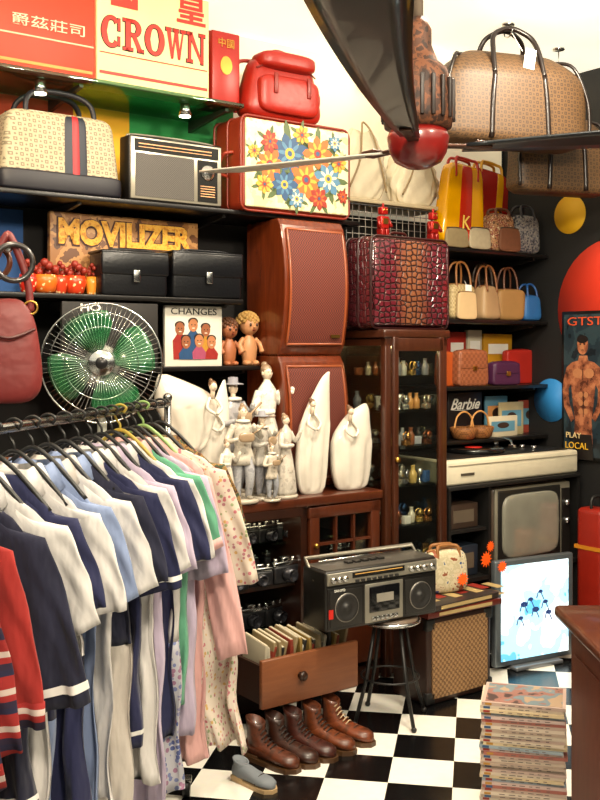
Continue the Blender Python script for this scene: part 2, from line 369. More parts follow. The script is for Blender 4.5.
# ---------- bags
def bag(lab,x1,x2,yt,yb,wf,dep,z,mb,mt,hh=.4,e=.3,taper=.12,base=False,stripe=None,clasp=None,flap=False,hr=.008,tag=False,cat='handbag',name='handbag',rot=0,hw=.5,zoff=0,group=None,handles=2):
    W,H,l=spot(x1,x2,yt,yb,wf,dep,z);l.z+=zoff
    o=thing(name,lab,cat,l,A+rot,group);Hb=H*(1-hh)
    b=B();b.sup((0,0,Hb/2),(W,dep,Hb),e,taper=taper);part(o,'body',b,mb)
    b=B()
    kt=1-taper
    b.tube(cr([(-W/2*kt*.9,0,Hb*.97),(0,0,Hb*1.005),(W/2*kt*.9,0,Hb*.97)],5),.006,6)
    if base: b.sup((0,0,Hb*.13),(W*1.01,dep*1.03,Hb*.27),e)
    part(o,'trim',b,mt)
    if stripe:
        for q,(xo,ww,ms,ex) in enumerate(stripe):
            b=B();b.sup((xo*W,0,Hb*.5),(ww*W,dep*ex,Hb*.985),.25,taper=taper*.9);part(o,'stripe',b,ms)
    if flap:
        b=B();b.sup((0,-dep*.12,Hb*.72),(W*.94*(1-taper*.7),dep*.86,Hb*.5),.25,taper=taper*.4);part(o,'flap',b,mt if flap==2 else mb)
    if clasp:
        b=B();b.sup((0,-dep*.54,Hb*.5),(.03,.012,.025),.3);b.tube(cr([(-.012,-dep*.56,Hb*.5),(0,-dep*.58,Hb*.46),(.012,-dep*.56,Hb*.5)],3),.003,6);part(o,'clasp',b,clasp)
    if hh>0:
        for sy in ((-1,1) if handles==2 else (0,)):
            b=B();y=sy*dep*.28;h0=Hb*.82 if sy else Hb*.95
            pts=[(-W*hw/2,y*1.3 if sy else 0,h0),(-W*hw/2*.96,y,Hb+(H-Hb)*.45),(-W*hw/4,y*.6,H*.985),(W*hw/4,y*.6,H*.985),(W*hw/2*.96,y,Hb+(H-Hb)*.45),(W*hw/2,y*1.3 if sy else 0,h0)]
            b.tube(cr(pts,5),hr,8)
            part(o,'handle',b,mt)
    if tag:
        b=B();b.box((W*.05,-dep*.56,Hb*.78),(.045,.003,.07),bev=.001);b.tube([(W*.05,-dep*.56,Hb*.81),(W*.05,-dep*.3,Hb*1.1)],.0015,4);part(o,'price_tag',b,TAG)
    return o
MON=mat('#b0a68c',.6,kind='monogram',c2='#5e5240',cs=['#a09478'],scale=26,thr=.38)
NAVY=mat('#0e1626',.5);RS=mat('#9a1822',.5)
bag('cream monogram holdall with navy and red band and dark base',0,124,88,190,.36,.22,ZB,MON,mat('#12101a',.5),hh=.22,e=.24,taper=.14,base=True,hr=.011,stripe=[(.10,.24,NAVY,1.02),(.10,.08,RS,1.035)],name='travel_bag',cat='bag',hw=.55)
# radio
W,H,l=spot(129,222,140,208,.36,.09,ZB)
o=thing('portable_radio','silver and black vintage transistor radio beside holdall','radio',l)
b=B();b.box((0,0,H/2),(W,.09,H),bev=.008);part(o,'case',b,mat('#14110f',.4))
b=B();b.box((0,-.046,H*.5),(W*.97,.006,H*.94),bev=.002);part(o,'bezel',b,mat('#a8a292',.3,.6))
b=B();b.box((-W*.13,-.049,H*.4),(W*.62,.005,H*.66));part(o,'speaker_grille',b,mat('#55504a',.5,kind='checker',c2='#2a2622',scale=220))
b=B();b.box((0,-.049,H*.85),(W*.9,.006,H*.18));b.box((W*.33,-.049,H*.4),(W*.22,.005,H*.66));part(o,'dial',b,mat('#171513',.2))
b=B()
for k in range(5): b.box((W*.33,-.052,H*(.16+.04*k)),(W*.16,.002,H*.012))
b.box((-W*.02,-.0525,H*.87),(W*.78,.002,H*.015));b.box((-W*.02,-.0525,H*.82),(W*.78,.002,H*.01));part(o,'dial_marks',b,mat('#d8a070',.4))
b=B();b.lathe([(0,.016),(.026,.014),(.032,.004),(.036,0)],M=Matrix.Translation((W*.33,-.051,H*.54))@Matrix.Rotation(PI/2,4,'X'));part(o,'tuning_knob',b,CHR)
b=B();b.tube(cr([(-W*.45,0,H*.95),(-W*.44,0,H*1.03),(0,0,H*1.05),(W*.44,0,H*1.03),(W*.45,0,H*.95)],5),.005,8);part(o,'handle',b,mat('#8f8a7c',.3,.6))
def suitcase(name,lab,x1,x2,yt,yb,wf,dep,z,mf,ms,trim,rot=0,cat='suitcase'):
    W,H,l=spot(x1,x2,yt,yb,wf,dep,z);o=thing(name,lab,cat,l,A+rot)
    b=B();b.box((0,0,H/2),(W,dep,H),bev=.035,seg=4);part(o,'shell',b,ms)
    b=B();b.box((0,-dep/2-.002,H/2),(W*.95,.014,H*.93),bev=.012);part(o,'front_panel',b,mf)
    for y in (-dep*.5,0,dep*.5):
        b=B();P=[];rr=.035
        for cx,cz,a0 in ((W/2-rr,H-rr,0),(-W/2+rr,H-rr,90),(-W/2+rr,rr,180),(W/2-rr,rr,270)):
            for k in range(5):
                a=math.radians(a0+k*22.5);P.append((cx+rr*math.cos(a),y*.92,cz+rr*math.sin(a)))
        b.tube(P,.006,6,True);part(o,'piping',b,trim)
    return o,W,H
FW=mat('#d8ca9c',.4,kind='patch',cs=['#cebf90','#dccea2','#e0d4ae','#c8b988'],scale=14);SR=mat('#8a2c16',.4)
o,W,H=suitcase('suitcase','cream suitcase printed with a cluster of large blue and orange flowers',242,350,122,214,.40,.24,ZB,FW,SR,mat('#7a2414',.4))
b=B();cols=['#2c4c70','#b85e24','#8c2c1e','#c09834','#4c5c34','#4a7490','#d8ccac']
def leaf(X,Z,a,r,w_,y,mi): b.prism([(X,Z),(X+r*.4*math.cos(a+w_),Z+r*.4*math.sin(a+w_)),(X+r*.8*math.cos(a+w_*.45),Z+r*.8*math.sin(a+w_*.45)),(X+r*math.cos(a),Z+r*math.sin(a)),(X+r*.8*math.cos(a-w_*.45),Z+r*.8*math.sin(a-w_*.45)),(X+r*.4*math.cos(a-w_),Z+r*.4*math.sin(a-w_))],y,-.128,mi)
fl=[(-.09,.64,.108,0),(.17,.68,.09,1),(-.27,.50,.08,1),(.06,.38,.10,1),(.27,.42,.085,5),(-.14,.30,.08,0),(.02,.86,.05,3),(-.27,.74,.055,2),(.37,.60,.05,3),(.18,.19,.06,2),(-.32,.28,.05,3),(-.03,.16,.05,5),(.33,.82,.04,5),(.41,.24,.035,2),(-.41,.62,.035,3)]
for i,(fx,fz,r,ci) in enumerate(fl):
    X=fx*W;Z=fz*H
    for k in range(5): leaf(X,Z,fx*9+k*1.26,r*1.4,.3,-.1305,4)
for i,(fx,fz,r,ci) in enumerate(fl):
    X=fx*W;Z=fz*H;y=-.1312-.0003*i;c2_={0:5,1:3,2:1,3:1,5:6}[ci]
    for k in range(8): leaf(X,Z,2*PI*k/8+fx*5,r*(.9+.1*math.sin(k*2+i)),.62,y,ci)
    for k in range(8): leaf(X,Z,2*PI*k/8+fx*5+.39,r*.62,.34,y-.0003,c2_)
    b.disc(X,Z,r*.24,r*.24,y-.0006,-.128,3 if ci in(0,5) else 2,12);b.disc(X,Z,r*.12,r*.12,y-.0009,-.128,0,8)
part(o,'flower_print',b,[mat(c,.5,scale=90) for i,c in enumerate(cols)])
b=B();b.tube(cr([(-W/2-.0,-.05,H*.62),(-W/2-.035,-.03,H*.6),(-W/2-.04,0,H*.5),(-W/2-.035,.0,H*.4),(-W/2,0,H*.38)],4),.008,8);part(o,'handle',b,SR)
Hs=zz(122,294,.40)-ZB
W,H,l=spot(248,330,56,125,.38,.18);l.z=ZB+Hs+.006
o=thing('backpack','bright red leather backpack lying on floral suitcase','backpack',l)
RB=mat('#961a0c',.4,bump=.6,scale=18)
b=B();b.sup((0,0,H/2),(W,.18,H),.45,taper=.34);part(o,'body',b,RB)
b=B();b.sup((0,-.07,H*.36),(W*.72,.08,H*.55),.4);part(o,'front_pocket',b,RB)
b=B();b.tube(cr([(-W*.36,-.06,H*.72),(0,-.085,H*.92),(W*.36,-.06,H*.72)],6),.004,6);part(o,'zip',b,mat('#6a1408',.4))
b=B();b.sup((0,-.04,H*.86),(W*.66,.15,H*.26),.5);part(o,'top_flap',b,RB)
for x in (-.2,.2):
    b=B();b.box((x*W,-.112,H*.5),(.02,.008,H*.3),bev=.003);part(o,'buckle_strap',b,mat('#7a1609',.4))
b=B();b.tube(cr([(-.04,0,H*.98),(-.03,0,H*1.07),(.03,0,H*1.07),(.04,0,H*.98)],4),.007,8);part(o,'handle',b,RB)
for sx in (-1,1):
    b=B();b.tube(cr([(sx*W*.2,.08,H*.95),(sx*W*.42,.05,H*.85),(sx*W*.5,.0,H*.5),(sx*W*.48,.03,H*.1)],5),.009,8);part(o,'strap',b,RB)
# ---------- shelf C items
W,H,l=spot(50,198,208,262,.2,.03,ZCC)
H=2.06-ZCC
o=thing('game_box','long brown cardboard box with bold orange lettering','box',l)
b=B();b.box((0,0,H/2),(W,.03,H),bev=.003);part(o,'carton',b,mat('#6e4526',.5,kind='patch',cs=['#4a2c18','#8a5c30','#a87a48','#5e3a20'],scale=14))
txt(o,'MOVILIZER',W*.92,.12,(0.0,-.0165,H*.77),mat('#3a160a',.5),bold=.009);txt(o,'MOVILIZER',W*.90,.108,(0.0,-.019,H*.775),mat('#d8962c',.4,kind='patch',cs=['#b87820','#dc9c30','#e0a840','#c88428'],scale=40),bold=.005)
def camcase(x1,x2,yt,lab):
    W,H,l=spot(x1,x2,yt,290,.36,.13,ZCC)
    o=thing('camera_case',lab,'camera case',l);LB=mat('#0b0c10',.32,bump=.2,scale=90)
    b=B();b.box((0,0,H/2),(W,.13,H),bev=.015,seg=3);part(o,'body',b,LB)
    b=B();b.box((0,-.062,H*.73),(W*1.02,.02,H*.52),bev=.008);b.box((0,0,H*.985),(W*1.02,.14,.014),bev=.006);part(o,'lid',b,LB)
    b=B();b.box((0,-.076,H*.45),(.03,.008,.05),bev=.003);part(o,'buckle',b,CHR)
    b=B();b.tube(cr([(-W*.49,0,H*.8),(-W*.35,-.03,H*1.03),(0,-.04,H*1.05),(W*.35,-.03,H*1.03),(W*.49,0,H*.8)],5),.005,6);part(o,'strap',b,LB)
camcase(102,168,252,'black leather camera case with silver buckle, smaller')
camcase(173,242,253,'black leather camera case with silver buckle beside another')
for px,yt,c,s in ((75,256,'#d8401c',1),(45,250,'#e06a20',1.1),(28,262,'#c8281a',.8),(92,262,'#e8902c',.6),(60,262,'#c03a1a',.7)):
    o=thing('flower_pot','small %s ceramic pot with knobbly flowers'%('red' if c in('#d8401c','#c8281a','#c03a1a') else 'orange'),'pot',wp(uu(px,.28),.28,ZCC),A,'small pots on shelf')
    b=B();b.lathe([(.02,0),(.035*s,.01),(.045*s,.05),(.04*s,.075),(.033*s,.075),(.03*s,.06)],seg=18);part(o,'pot',b,mat(c,.3,kind='dots',c2='#f4d7a0',scale=50,thr=.25))
    b=B()
    for k in range(10):
        a=k*2.4;b.ell((.028*s*math.cos(a)*(k%3+1)/3*1.3,.028*s*math.sin(a),.085+.012*(k%4)),.016*s,8)
    part(o,'flowers',b,mat('#8a2414',.5))
# shelf D: sign text, magazine, dolls
W,H,l=spot(165,222,306,362,.3,.02,ZD)
o=thing('magazine','white magazine cover with smiling people','magazine',l,A)
b=B();b.box((0,0,H/2),(W,.02,H),bev=.002);part(o,'cover',b,mat('#d8d2c4',.4))
b=B()
for i,(x,z,c,s) in enumerate([(-.25,.62,1,2),(-.02,.68,0,3),(.2,.6,1,4),(.3,.4,0,2),(-.15,.4,1,3),(.08,.42,0,5)]):
    b.disc(x*W,z*H,.022,.028,-.0135-.0006*i,-.009,c,14);b.disc(x*W,z*H+.016,.024,.017,-.0128-.0006*i,-.009,6,14);b.prism([(x*W-.03,.03),(x*W+.03,.03),(x*W+.034,z*H-.05),(x*W+.012,z*H-.022),(x*W-.012,z*H-.022),(x*W-.034,z*H-.05)],-.0123-.0006*i,-.009,s)
    for sx in (-1,1): b.disc(x*W+sx*.008,z*H+.002,.003,.003,-.0145-.0006*i,-.009,6,6)
    b.box((x*W,-.0143-.0006*i,z*H-.012),(.012,.001,.003),7)
part(o,'photo_print',b,[mat(c,.5,scale=50) for c in ('#a86c46','#8a5030','#8a1c14','#1c4068','#a87820','#94405c','#1c100c','#f0e8dc')])
txt(o,'CHANGES',W*.8,.028,(0,-.011,H*.91),mat('#1a1a1a',.5))
W,H,l=spot(62,158,292,340,.36,.02,ZD)
o=thing('sign_board','dark board with small white lettering behind desk fan','sign',l)
b=B();b.box((0,0,.13),(W,.02,.26),bev=.002);part(o,'panel',b,mat('#15110f',.6))
txt(o,'HO',.085,.03,(-.09,-.012,.238),mat('#f4f0e6',.4,emit=.2),bold=.002)
def doll(px,yt,w,cl,hc,lab):
    H=zz(yt,px,w)-ZD;o=thing('doll',lab,'doll',wp(uu(px,w),w,ZD),A,'vintage dolls on shelf')
    s=H/.24
    b=B();b.lathe([(.02*s,0),(.03*s,.005),(.036*s,.04*s),(.04*s,.08*s),(.032*s,.11*s),(.02*s,.13*s),(.015*s,.14*s)],seg=18,sy=.8)
    b.ell((0,0,.18*s),(.045*s,.042*s,.045*s),18);b.ell((0,-.043*s,.172*s),.006*s,8)
    for sx in (-1,1):
        b.tube(cr([(sx*.03*s,0,.12*s),(sx*.055*s,-.01,.09*s),(sx*.05*s,-.03*s,.06*s)],4),.012*s,8);b.ell((sx*.022*s,-.015,.012*s),(.018*s,.028*s,.013*s),10)
    part(o,'body',b,mat(cl,.45))
    for sx in (-1,1):
        b=B();b.ell((sx*.017*s,-.04*s,.182*s),(.006*s,.004*s,.008*s),8);part(o,'eye',b,mat('#2a1208',.3))
    b=B();b.ell((0,-.042*s,.158*s),(.01*s,.003*s,.003*s),8);part(o,'mouth',b,mat('#7a1a10',.3))
    b=B();
    for k in range(60):
        a=k*2.399;p=.1+1.05*(k/60);b.ell((.05*s*math.cos(a)*math.sin(p*1.3),.046*s*math.sin(a)*math.sin(p*1.3)+.012*s,.188*s+.048*s*math.cos(p*1.3)),.0115*s,6)
    part(o,'hair',b,mat(hc,.6,bump=.4,scale=80))
doll(229,318,.26,'#9c5c38','#5c3418','brown bare rubber doll with curly hair')
doll(249,312,.26,'#c48c60','#b08848','pale bare rubber doll with big blond curls')
# ---------- speakers (bowed front)
def speaker(z0,z1,lab):
    u1,u2=uu(286,.47),uu(350,.47);W=u2-u1;H=z1-z0;D=.30
    o=thing('loudspeaker',lab,'speaker',wp((u1+u2)/2,.47-.02-D/2,z0))
    bow=lambda f:-D/2+.045-.06*math.sin(PI*min(1,max(0,f)))**.6
    Mx=Matrix.Rotation(PI/2,4,'Z')
    fr=[(bow(i/20),H*i/20) for i in range(21)]
    b=B();b.prism(fr+[(D/2,H),(D/2,0)],-W/2,W/2,M=Mx);q=part(o,'cabinet',b,BRV);m_=q.modifiers.new('b','BEVEL');m_.width=.008;m_.segments=3;m_.limit_method='ANGLE'
    b=B();g=[(bow(.08+.84*i/18)-.007,H*(.08+.84*i/18)) for i in range(19)];g2=[(y+.02,z) for y,z in g[::-1]]
    b.prism(g+g2,-W*.42,W*.42,M=Mx,sm=False);part(o,'grille',b,mat('#3a100a',.7,kind='checker',c2='#6e2c1a',scale=150,bump=.3))
    b=B();P=[(-W*.43,y,z) for y,z in g]+[(W*.43,y,z) for y,z in g[::-1]];b.tube(P,.006,6,True);part(o,'trim',b,mat('#8a4422',.3,coat=.3))
    b=B();b.box((W*.3,bow(.14)-.012,H*.14),(.05,.004,.014));part(o,'badge',b,GOLD)
speaker(.875,1.475,'lower brown wooden hi-fi speaker with red mesh grille')
speaker(1.477,2.086,'upper brown wooden hi-fi speaker stacked on another')
# ---------- counter
ZT=.87
ua=uu(-100,.62);ub=uu(384,.62)
Wc=ub-ua
o=thing('display_counter','dark wooden display counter with glazed front showing cameras','counter',wp((ua+ub)/2,.31+.005,0))
D=.60
def cx(px,w=.62): return uu(px,w)-(ua+ub)/2
b=B();b.box((0,0,ZT-.02),(Wc,D,.04),bev=.006);part(o,'counter_top',b,DBW)
b=B()
for x in (-Wc/2+.02,cx(308),Wc/2-.02): b.box((x,.01,.42),(.03,D-.03,.82))
b.box((0,D/2-.02,.42),(Wc-.04,.02,.82));b.box((0,0,.05),(Wc-.04,D-.04,.08));b.box((cx(309)/2-Wc/4,.02,.50),(cx(309)+Wc/2-.05,D-.08,.018));b.box((cx(309)/2-Wc/4,-D/2+.012,.815),(cx(309)+Wc/2-.05,.02,.04));part(o,'carcass',b,DKW)
xa,xb=cx(311),Wc/2-.01
b=B();b.box((cx(266),-D/2+.06,.822),(.5,.02,.012));part(o,'added_glow_strip',b,mat('#ffe6b8',.4,emit=8))  # glowing strip added to brighten the cameras inside
b=B();xm=(xa+xb)/2;wd=xb-xa
b.box((xa+.03,-D/2+.02,.66),(.05,.03,.33),bev=.004);b.box((xb-.03,-D/2+.02,.66),(.05,.03,.33),bev=.004)
b.box((xm,-D/2+.02,.80),(wd,.03,.05),bev=.004);b.box((xm,-D/2+.02,.52),(wd,.03,.05),bev=.004)
for k in (1,2): b.box((xa+.05+(wd-.1)*k/3,-D/2+.02,.66),(.01,.02,.26))
b.box((xm,-D/2+.02,.66),(wd-.08,.02,.01));d=part(o,'door',b,DBW)
b=B();b.box((xm,-D/2+.03,.66),(wd-.1,.004,.26));part(d,'door_glass',b,GL)
b=B();b.ell((xa+.03,-D/2-.005,.66),.012,10);part(d,'knob',b,GOLD)
b=B();b.box((xm,-D/2+.02,.30),(wd,.03,.38),bev=.004);part(o,'lower_panel',b,DBW)
def camera(x,w,z,s,lab,c='#17171a'):
    o=thing('camera',lab,'camera',wp(x,w,z),A+R.uniform(-.25,.25),'old cameras in the counter')
    b=B();b.box((0,0,.035*s),(.13*s,.045*s,.07*s),bev=.008);part(o,'body',b,mat(c,.4,bump=.2,scale=100))
    b=B();b.box((0,0,.078*s),(.125*s,.04*s,.02*s),bev=.005);b.box((0,-.002,.095*s),(.04*s,.035*s,.022*s),bev=.006)
    for sx in (-1,1): b.cyl((sx*.045*s,0,.085*s),(sx*.045*s,0,.1*s),.009*s)
    part(o,'top_plate',b,CHR)
    b=B();b.lathe([(.03*s,0),(.03*s,.02*s),(.026*s,.022*s),(.026*s,.04*s),(.02*s,.04*s),(.014*s,.032*s)],M=Matrix.Translation((0,-.022*s,.036*s))@Matrix.Rotation(PI/2,4,'X'));part(o,'lens',b,mat('#3a3a40',.2,.6))
def uc(px,w=.5): return uu(px,w)
for i,(px,w,z,s) in enumerate([(233,.55,.509,1),(259,.55,.509,.9),(284,.55,.509,1.05),(302,.40,.509,.9),(216,.5,.509,1),(235,.54,.09,1.2),(264,.54,.09,1.1),(292,.54,.09,1.2),(246,.34,.509,.9),(275,.34,.509,1),(340,.42,.509,1)]):
    camera(uc(px,w),w,z,s,'black and chrome film camera %s'%('on the middle shelf' if z>.3 else 'on the bottom shelf'))
b=B();b.box((0,0,0),(.75,.36,.01));s_=solo('glass_shelf','narrow glass shelf inside the counter','shelf',b,GLG,wp(uc(262,.35),.30,.66))
for px,w in ((226,.44),(246,.44),(266,.44),(286,.44),(302,.30),(256,.2),(280,.2)): camera(uc(px,w),w,.666,.9,'small black and chrome camera on glass shelf')
b=B();b.box((0,0,0),(.75,.36,.01));solo('glass_shelf','lower glass shelf inside the counter','shelf',b,GLG,wp(uc(262,.35),.30,.30))
for px,w in ((226,.44),(250,.44),(273,.44),(296,.40)): camera(uc(px,w),w,.306,1.0,'black and chrome camera on lower glass shelf')
# box supporting fan
u1,u2=uu(20,.56),uu(200,.56)
o=thing('wooden_box','long low wooden box standing on counter','box',wp((u1+u2)/2,.56-.16,ZT))
b=B();b.box((0,0,.11),(u2-u1,.32,.2),bev=.006);part(o,'body',b,mat('#5a2c14',.5,kind='wood',c2='#80461f',scale=5,vec=(1,1,8)))
b=B();b.box((0,0,.2),(u2-u1+.02,.335,.03),bev=.006);part(o,'lid',b,mat('#6e3a1a',.5,kind='wood',c2='#94582c',scale=5,vec=(1,8,8)))
ZX=ZT+.216
# desk fan
px,w=111,.50;t=tt(px,w);zc=zz(363,px,w);FR=.060*t
o=thing('desk_fan','green bladed electric desk fan with chrome wire cage','fan',wp(uu(px,w),w-.08,ZX),math.radians(10))
hz=zc-ZX
b=B();b.lathe([(.0,0),(.10,0),(.10,.015),(.06,.035),(.022,.05),(.018,.1),(.018,max(.12,hz-.05))],seg=24);part(o,'base',b,mat('#c8ccc0',.3))
b=B();b.lathe([(0,-.02),(.045,-.015),(.07,.03),(.065,.08),(.02,.11),(0,.11)],M=Matrix.Translation((0,0,hz))@Matrix.Rotation(-PI/2,4,'X'));part(o,'motor',b,mat('#c8ccc0',.3))
for k in range(4):
    b=B();a0=k*PI/2+.35;rings=[]
    for i in range(9):
        r=.03+(FR*.88-.03)*i/8;wd=math.radians(12+24*math.sin(PI*(.1+.7*i/8)));
        rings.append([(r*math.cos(a0+wd*q),-.05+.025*q*1.0,hz+r*math.sin(a0+wd*q)) for q in (-1,-.5,0,.5,1)])
    vs=[p for r in rings for p in r];fs=[[i*5+j,i*5+j+1,(i+1)*5+j+1,(i+1)*5+j] for i in range(8) for j in range(4)]
    b.add(vs,fs,0)
    bl=part(o,'blade',b,mat('#1f6c3c',.2,coat=.5,alpha=.8));mo=bl.modifiers.new('s','SOLIDIFY');mo.thickness=.003
b=B()
for k in range(72):
    a=2*PI*k/72;P=[(r*FR*math.cos(a),-.06-yy,hz+r*FR*math.sin(a)) for r,yy in ((.2,.045),(.6,.04),(.85,.025),(.97,.0),(1,-.02))]
    b.tube(P,.001,4)
    if k%2==0:
        P=[(r*FR*math.cos(a),-.04+yy,hz+r*FR*math.sin(a)) for r,yy in ((1,0),(.9,.04),(.5,.06),(.2,.06))];b.tube(P,.0014,4)
b.ring((0,-.05,hz),FR,.004,seg=48);b.ring((0,-.1,hz),FR*.6,.0018,seg=40,ts=5);b.ring((0,-.087,hz),FR*.84,.0018,seg=40,ts=5);part(o,'cage',b,CHR)
b=B();b.lathe([(.0,.012),(.02,.012),(.03,.008),(.048,.004),(.052,0),(.0,-.004)],M=Matrix.Translation((0,-.105,hz))@Matrix.Rotation(PI/2,4,'X'));part(o,'medallion',b,CHR)
b=B();b.lathe([(.0,.016),(.022,.015),(.024,.01),(0,.01)],M=Matrix.Translation((0,-.105,hz))@Matrix.Rotation(PI/2,4,'X'));part(o,'badge',b,mat('#1a1a1c',.3))
# ---------- porcelain
def sail(lab,px,yt,w,z,edges,head,dep=.3,m=POR,name='ornament',arms=True,hs=1):
    H=zz(yt,px,w)-z;o=thing(name,lab,'ornament',wp(uu(px,w),w,z),A)
    C1=cr([(e[1],0,e[0]) for e in edges],6);C2=cr([(e[2],0,e[0]) for e in edges],6);rings=[];hx_,hz_=head;dm=.02
    for p,q in zip(C1,C2):
        c=(p.x+q.x)/2;a=max(.004,(q.x-p.x)/2);d=max(.003,a*dep*2*.8)
        if abs(p.z-hz_)<.14: dm=max(dm,d*H)
        rings.append([Vector(((c+a*math.cos(2*PI*j/32)*(1+.02*math.sin(p.z*14)))*H,d*math.sin(2*PI*j/32)*H-(.006*math.sin(8*(2*PI*j/32)) if .05<p.z<.6 else 0),p.z*H)) for j in range(32)])
    b=B();b.loft(rings);part(o,'body',b,m)
    hm=mat('#d8c4ac',.3,coat=.3);hy_=-dm-.008
    b=B();b.ell((hx_*H,hy_,hz_*H),(.016*hs,.017*hs,.020*hs),12);b.cyl((hx_*H,hy_+.006,hz_*H-.05),(hx_*H,hy_,hz_*H),.009);b.ell((hx_*H,hy_-.018*hs,hz_*H-.002),.004,6);part(o,'head',b,hm)
    b=B();b.ell((hx_*H,hy_+.006,hz_*H+.01),(.018*hs,.017*hs,.016*hs),12);b.ell((hx_*H,hy_+.018,hz_*H+.024*hs),.009,10);part(o,'hair',b,mat('#6a4c34',.4))
    if arms:
        for s_ in (-1,1):
            b=B();b.tube(cr([(hx_*H+s_*.014,hy_+.004,hz_*H-.045),(hx_*H+s_*.034,hy_-.012,hz_*H-.085),(hx_*H+s_*.004,hy_-.026,hz_*H-.11)],4),.0065,8);part(o,'arm',b,m)
    return o
sail('white porcelain lady with tall curved leaf shaped gown',312,372,.52,ZT,[(0,-.10,.1),(.05,-.13,.12),(.25,-.16,.15),(.5,-.13,.17),(.7,-.06,.18),(.85,.03,.18),(.95,.10,.18),(1,.16,.185)],(-.05,.74),hs=.8)
sail('white porcelain lady inside fat curved leaf shaped gown',351,404,.52,ZT,[(0,-.16,.16),(.05,-.22,.22),(.3,-.29,.28),(.6,-.27,.29),(.78,-.16,.28),(.9,-.02,.27),(.97,.12,.25),(1,.19,.23)],(-.1,.92),hs=.9)
sail('broad white porcelain figure with flared sweeping wings',188,374,.50,ZX,[(0,-.12,.16),(.06,-.2,.24),(.3,-.3,.36),(.5,-.4,.40),(.65,-.46,.40),(.78,-.48,.26),(.9,-.46,-.02),(1,-.42,-.30)],(.24,.84))
sail('white porcelain figure with upright sail shaped robe',213,380,.44,ZT,[(0,-.1,.1),(.06,-.12,.12),(.35,-.14,.16),(.6,-.10,.16),(.8,-.0,.15),(.93,.06,.13),(1,.10,.12)],(-.02,.80))
def lady(lab,px,yt,w,z,style='robe',c='#e9e3da',c2='#b9bcc8',ang=0,group='porcelain figurines on the counter'):
    H=zz(yt,px,w)-z;o=thing('figurine',lab,'figurine',wp(uu(px,w),w,z),A+ang,group);s=H
    def gm(h):
        r,g,b_=[int(h[i:i+2],16) for i in (1,3,5)];f=lambda k:'#%02x%02x%02x'%tuple(min(255,int(v*k)) for v in (r,g,b_))
        return mat(h,.15,coat=.7,kind='patch',scale=24,cs=[f(.86),f(1),f(1.06),f(.94)])
    b=B()
    b.lathe([(0,0),(.16*s,0),(.165*s,.025*s),(.15*s,.04*s),(0,.04*s)],seg=24,sy=.8)
    part(o,'plinth',b,mat('#b4aa9a',.25,coat=.5))
    if style=='robe':
        rings=[]
        for r,h in ((.14,.04),(.15,.08),(.12,.3),(.085,.5),(.062,.58),(.08,.68),(.075,.78),(.03,.84),(.025,.86)):
            rings.append([Vector(((r+.014*math.sin(j*1.57+h*3)*max(0,.6-h))*s*math.cos(2*PI*j/40),(r+.014*math.sin(j*1.57+h*3)*max(0,.6-h))*s*.75*math.sin(2*PI*j/40),h*s)) for j in range(40)])
        b=B();b.loft(rings);part(o,'robe',b,gm(c))
        b=B();b.ring((0,0,.58*s),.064*s,.008*s,'z',sz=.75,ts=6);part(o,'sash',b,gm(c2))
        arms=[[(-.07,0,.76),(-.13,-.04,.62),(-.03,-.12,.62)],[(.07,0,.76),(.14,-.03,.66),(.16,-.1,.78)]]
    else:
        for sx in (-1,1):
            b=B();b.tube(cr([(sx*.045*s,0,.48*s),(sx*.06*s,-.02*s-.02*sx*s,.27*s),(sx*.055*s,.0,.06*s)],4),[.055*s]*4+[.05*s,.045*s,.04*s,.036*s,.034*s],10);part(o,'trouser_leg',b,gm(c2))
            b=B();b.ell((sx*.06*s,-.03*s,.055*s),(.03*s,.06*s,.022*s),10);part(o,'shoe',b,mat('#8c8478',.3))
        b=B();rings=[[Vector(((r+(.008*math.sin(j*2.1) if h<.5 else 0))*s*math.cos(2*PI*j/24),(r+(.008*math.sin(j*2.1) if h<.5 else 0))*.65*s*math.sin(2*PI*j/24),h*s)) for j in range(24)] for r,h in ((.135,.38),(.12,.44),(.085,.55),(.092,.66),(.1,.73),(.08,.79),(.03,.83))]
        b.loft(rings);part(o,'jacket',b,gm(c))
        b=B()
        for k in range(3): b.ell((0,-.072*s,(.5+.08*k)*s),.008*s,6)
        part(o,'button_row',b,mat('#8a7a6c',.3))
        b=B();b.lathe([(.03,0),(.075,-.01),(.07,.012),(.03,.02)],seg=20,M=Matrix.Translation((0,0,.81*s))@Matrix.Scale(s,4));part(o,'ruff',b,mat('#d4cec4',.3))
        arms=[[(-.09,0,.77),(-.17,-.02,.62),(-.1,-.13,.64)],[(.09,0,.77),(.18,-.02,.66),(.12,-.11,.76)]]
    for P in arms:
        b=B();b.tube(cr([(x*s,y*s,z_*s) for x,y,z_ in P],4),[.036*s]*5+[.03*s,.026*s,.024*s,.022*s],10);b.ell([q*s for q in P[-1]],.022*s,8);part(o,'arm',b,gm(c))
    b=B();b.cyl((0,0,.8*s),(0,0,.88*s),.022*s,seg=10);b.ell((0,0,.9*s),(.040*s,.044*s,.052*s),14);b.ell((0,-.044*s,.895*s),.009*s,6)
    for sx in (-1,1): b.ell((sx*.041*s,0,.9*s),(.008*s,.012*s,.016*s),6)
    part(o,'head',b,mat('#dcc8b0',.2,coat=.6))
    for sx in (-1,1):
        b=B();b.ell((sx*.015*s,-.040*s,.912*s),.005*s,6);part(o,'eye',b,mat('#4c3c34',.3))
    b=B()
    if style=='hat':
        b.lathe([(.09*s,0),(.09*s,.008*s),(.045*s,.015*s),(.042*s,.06*s),(0,.065*s)],c=(0,0,.93*s),seg=20);part(o,'hat',b,mat(c2,.2,coat=.5))
    else:
        b.ell((0,.012*s,.925*s),(.045*s,.045*s,.045*s),12);b.ell((0,.035*s,.965*s),.025*s,10);part(o,'hair',b,mat('#8c745c',.3,coat=.4))
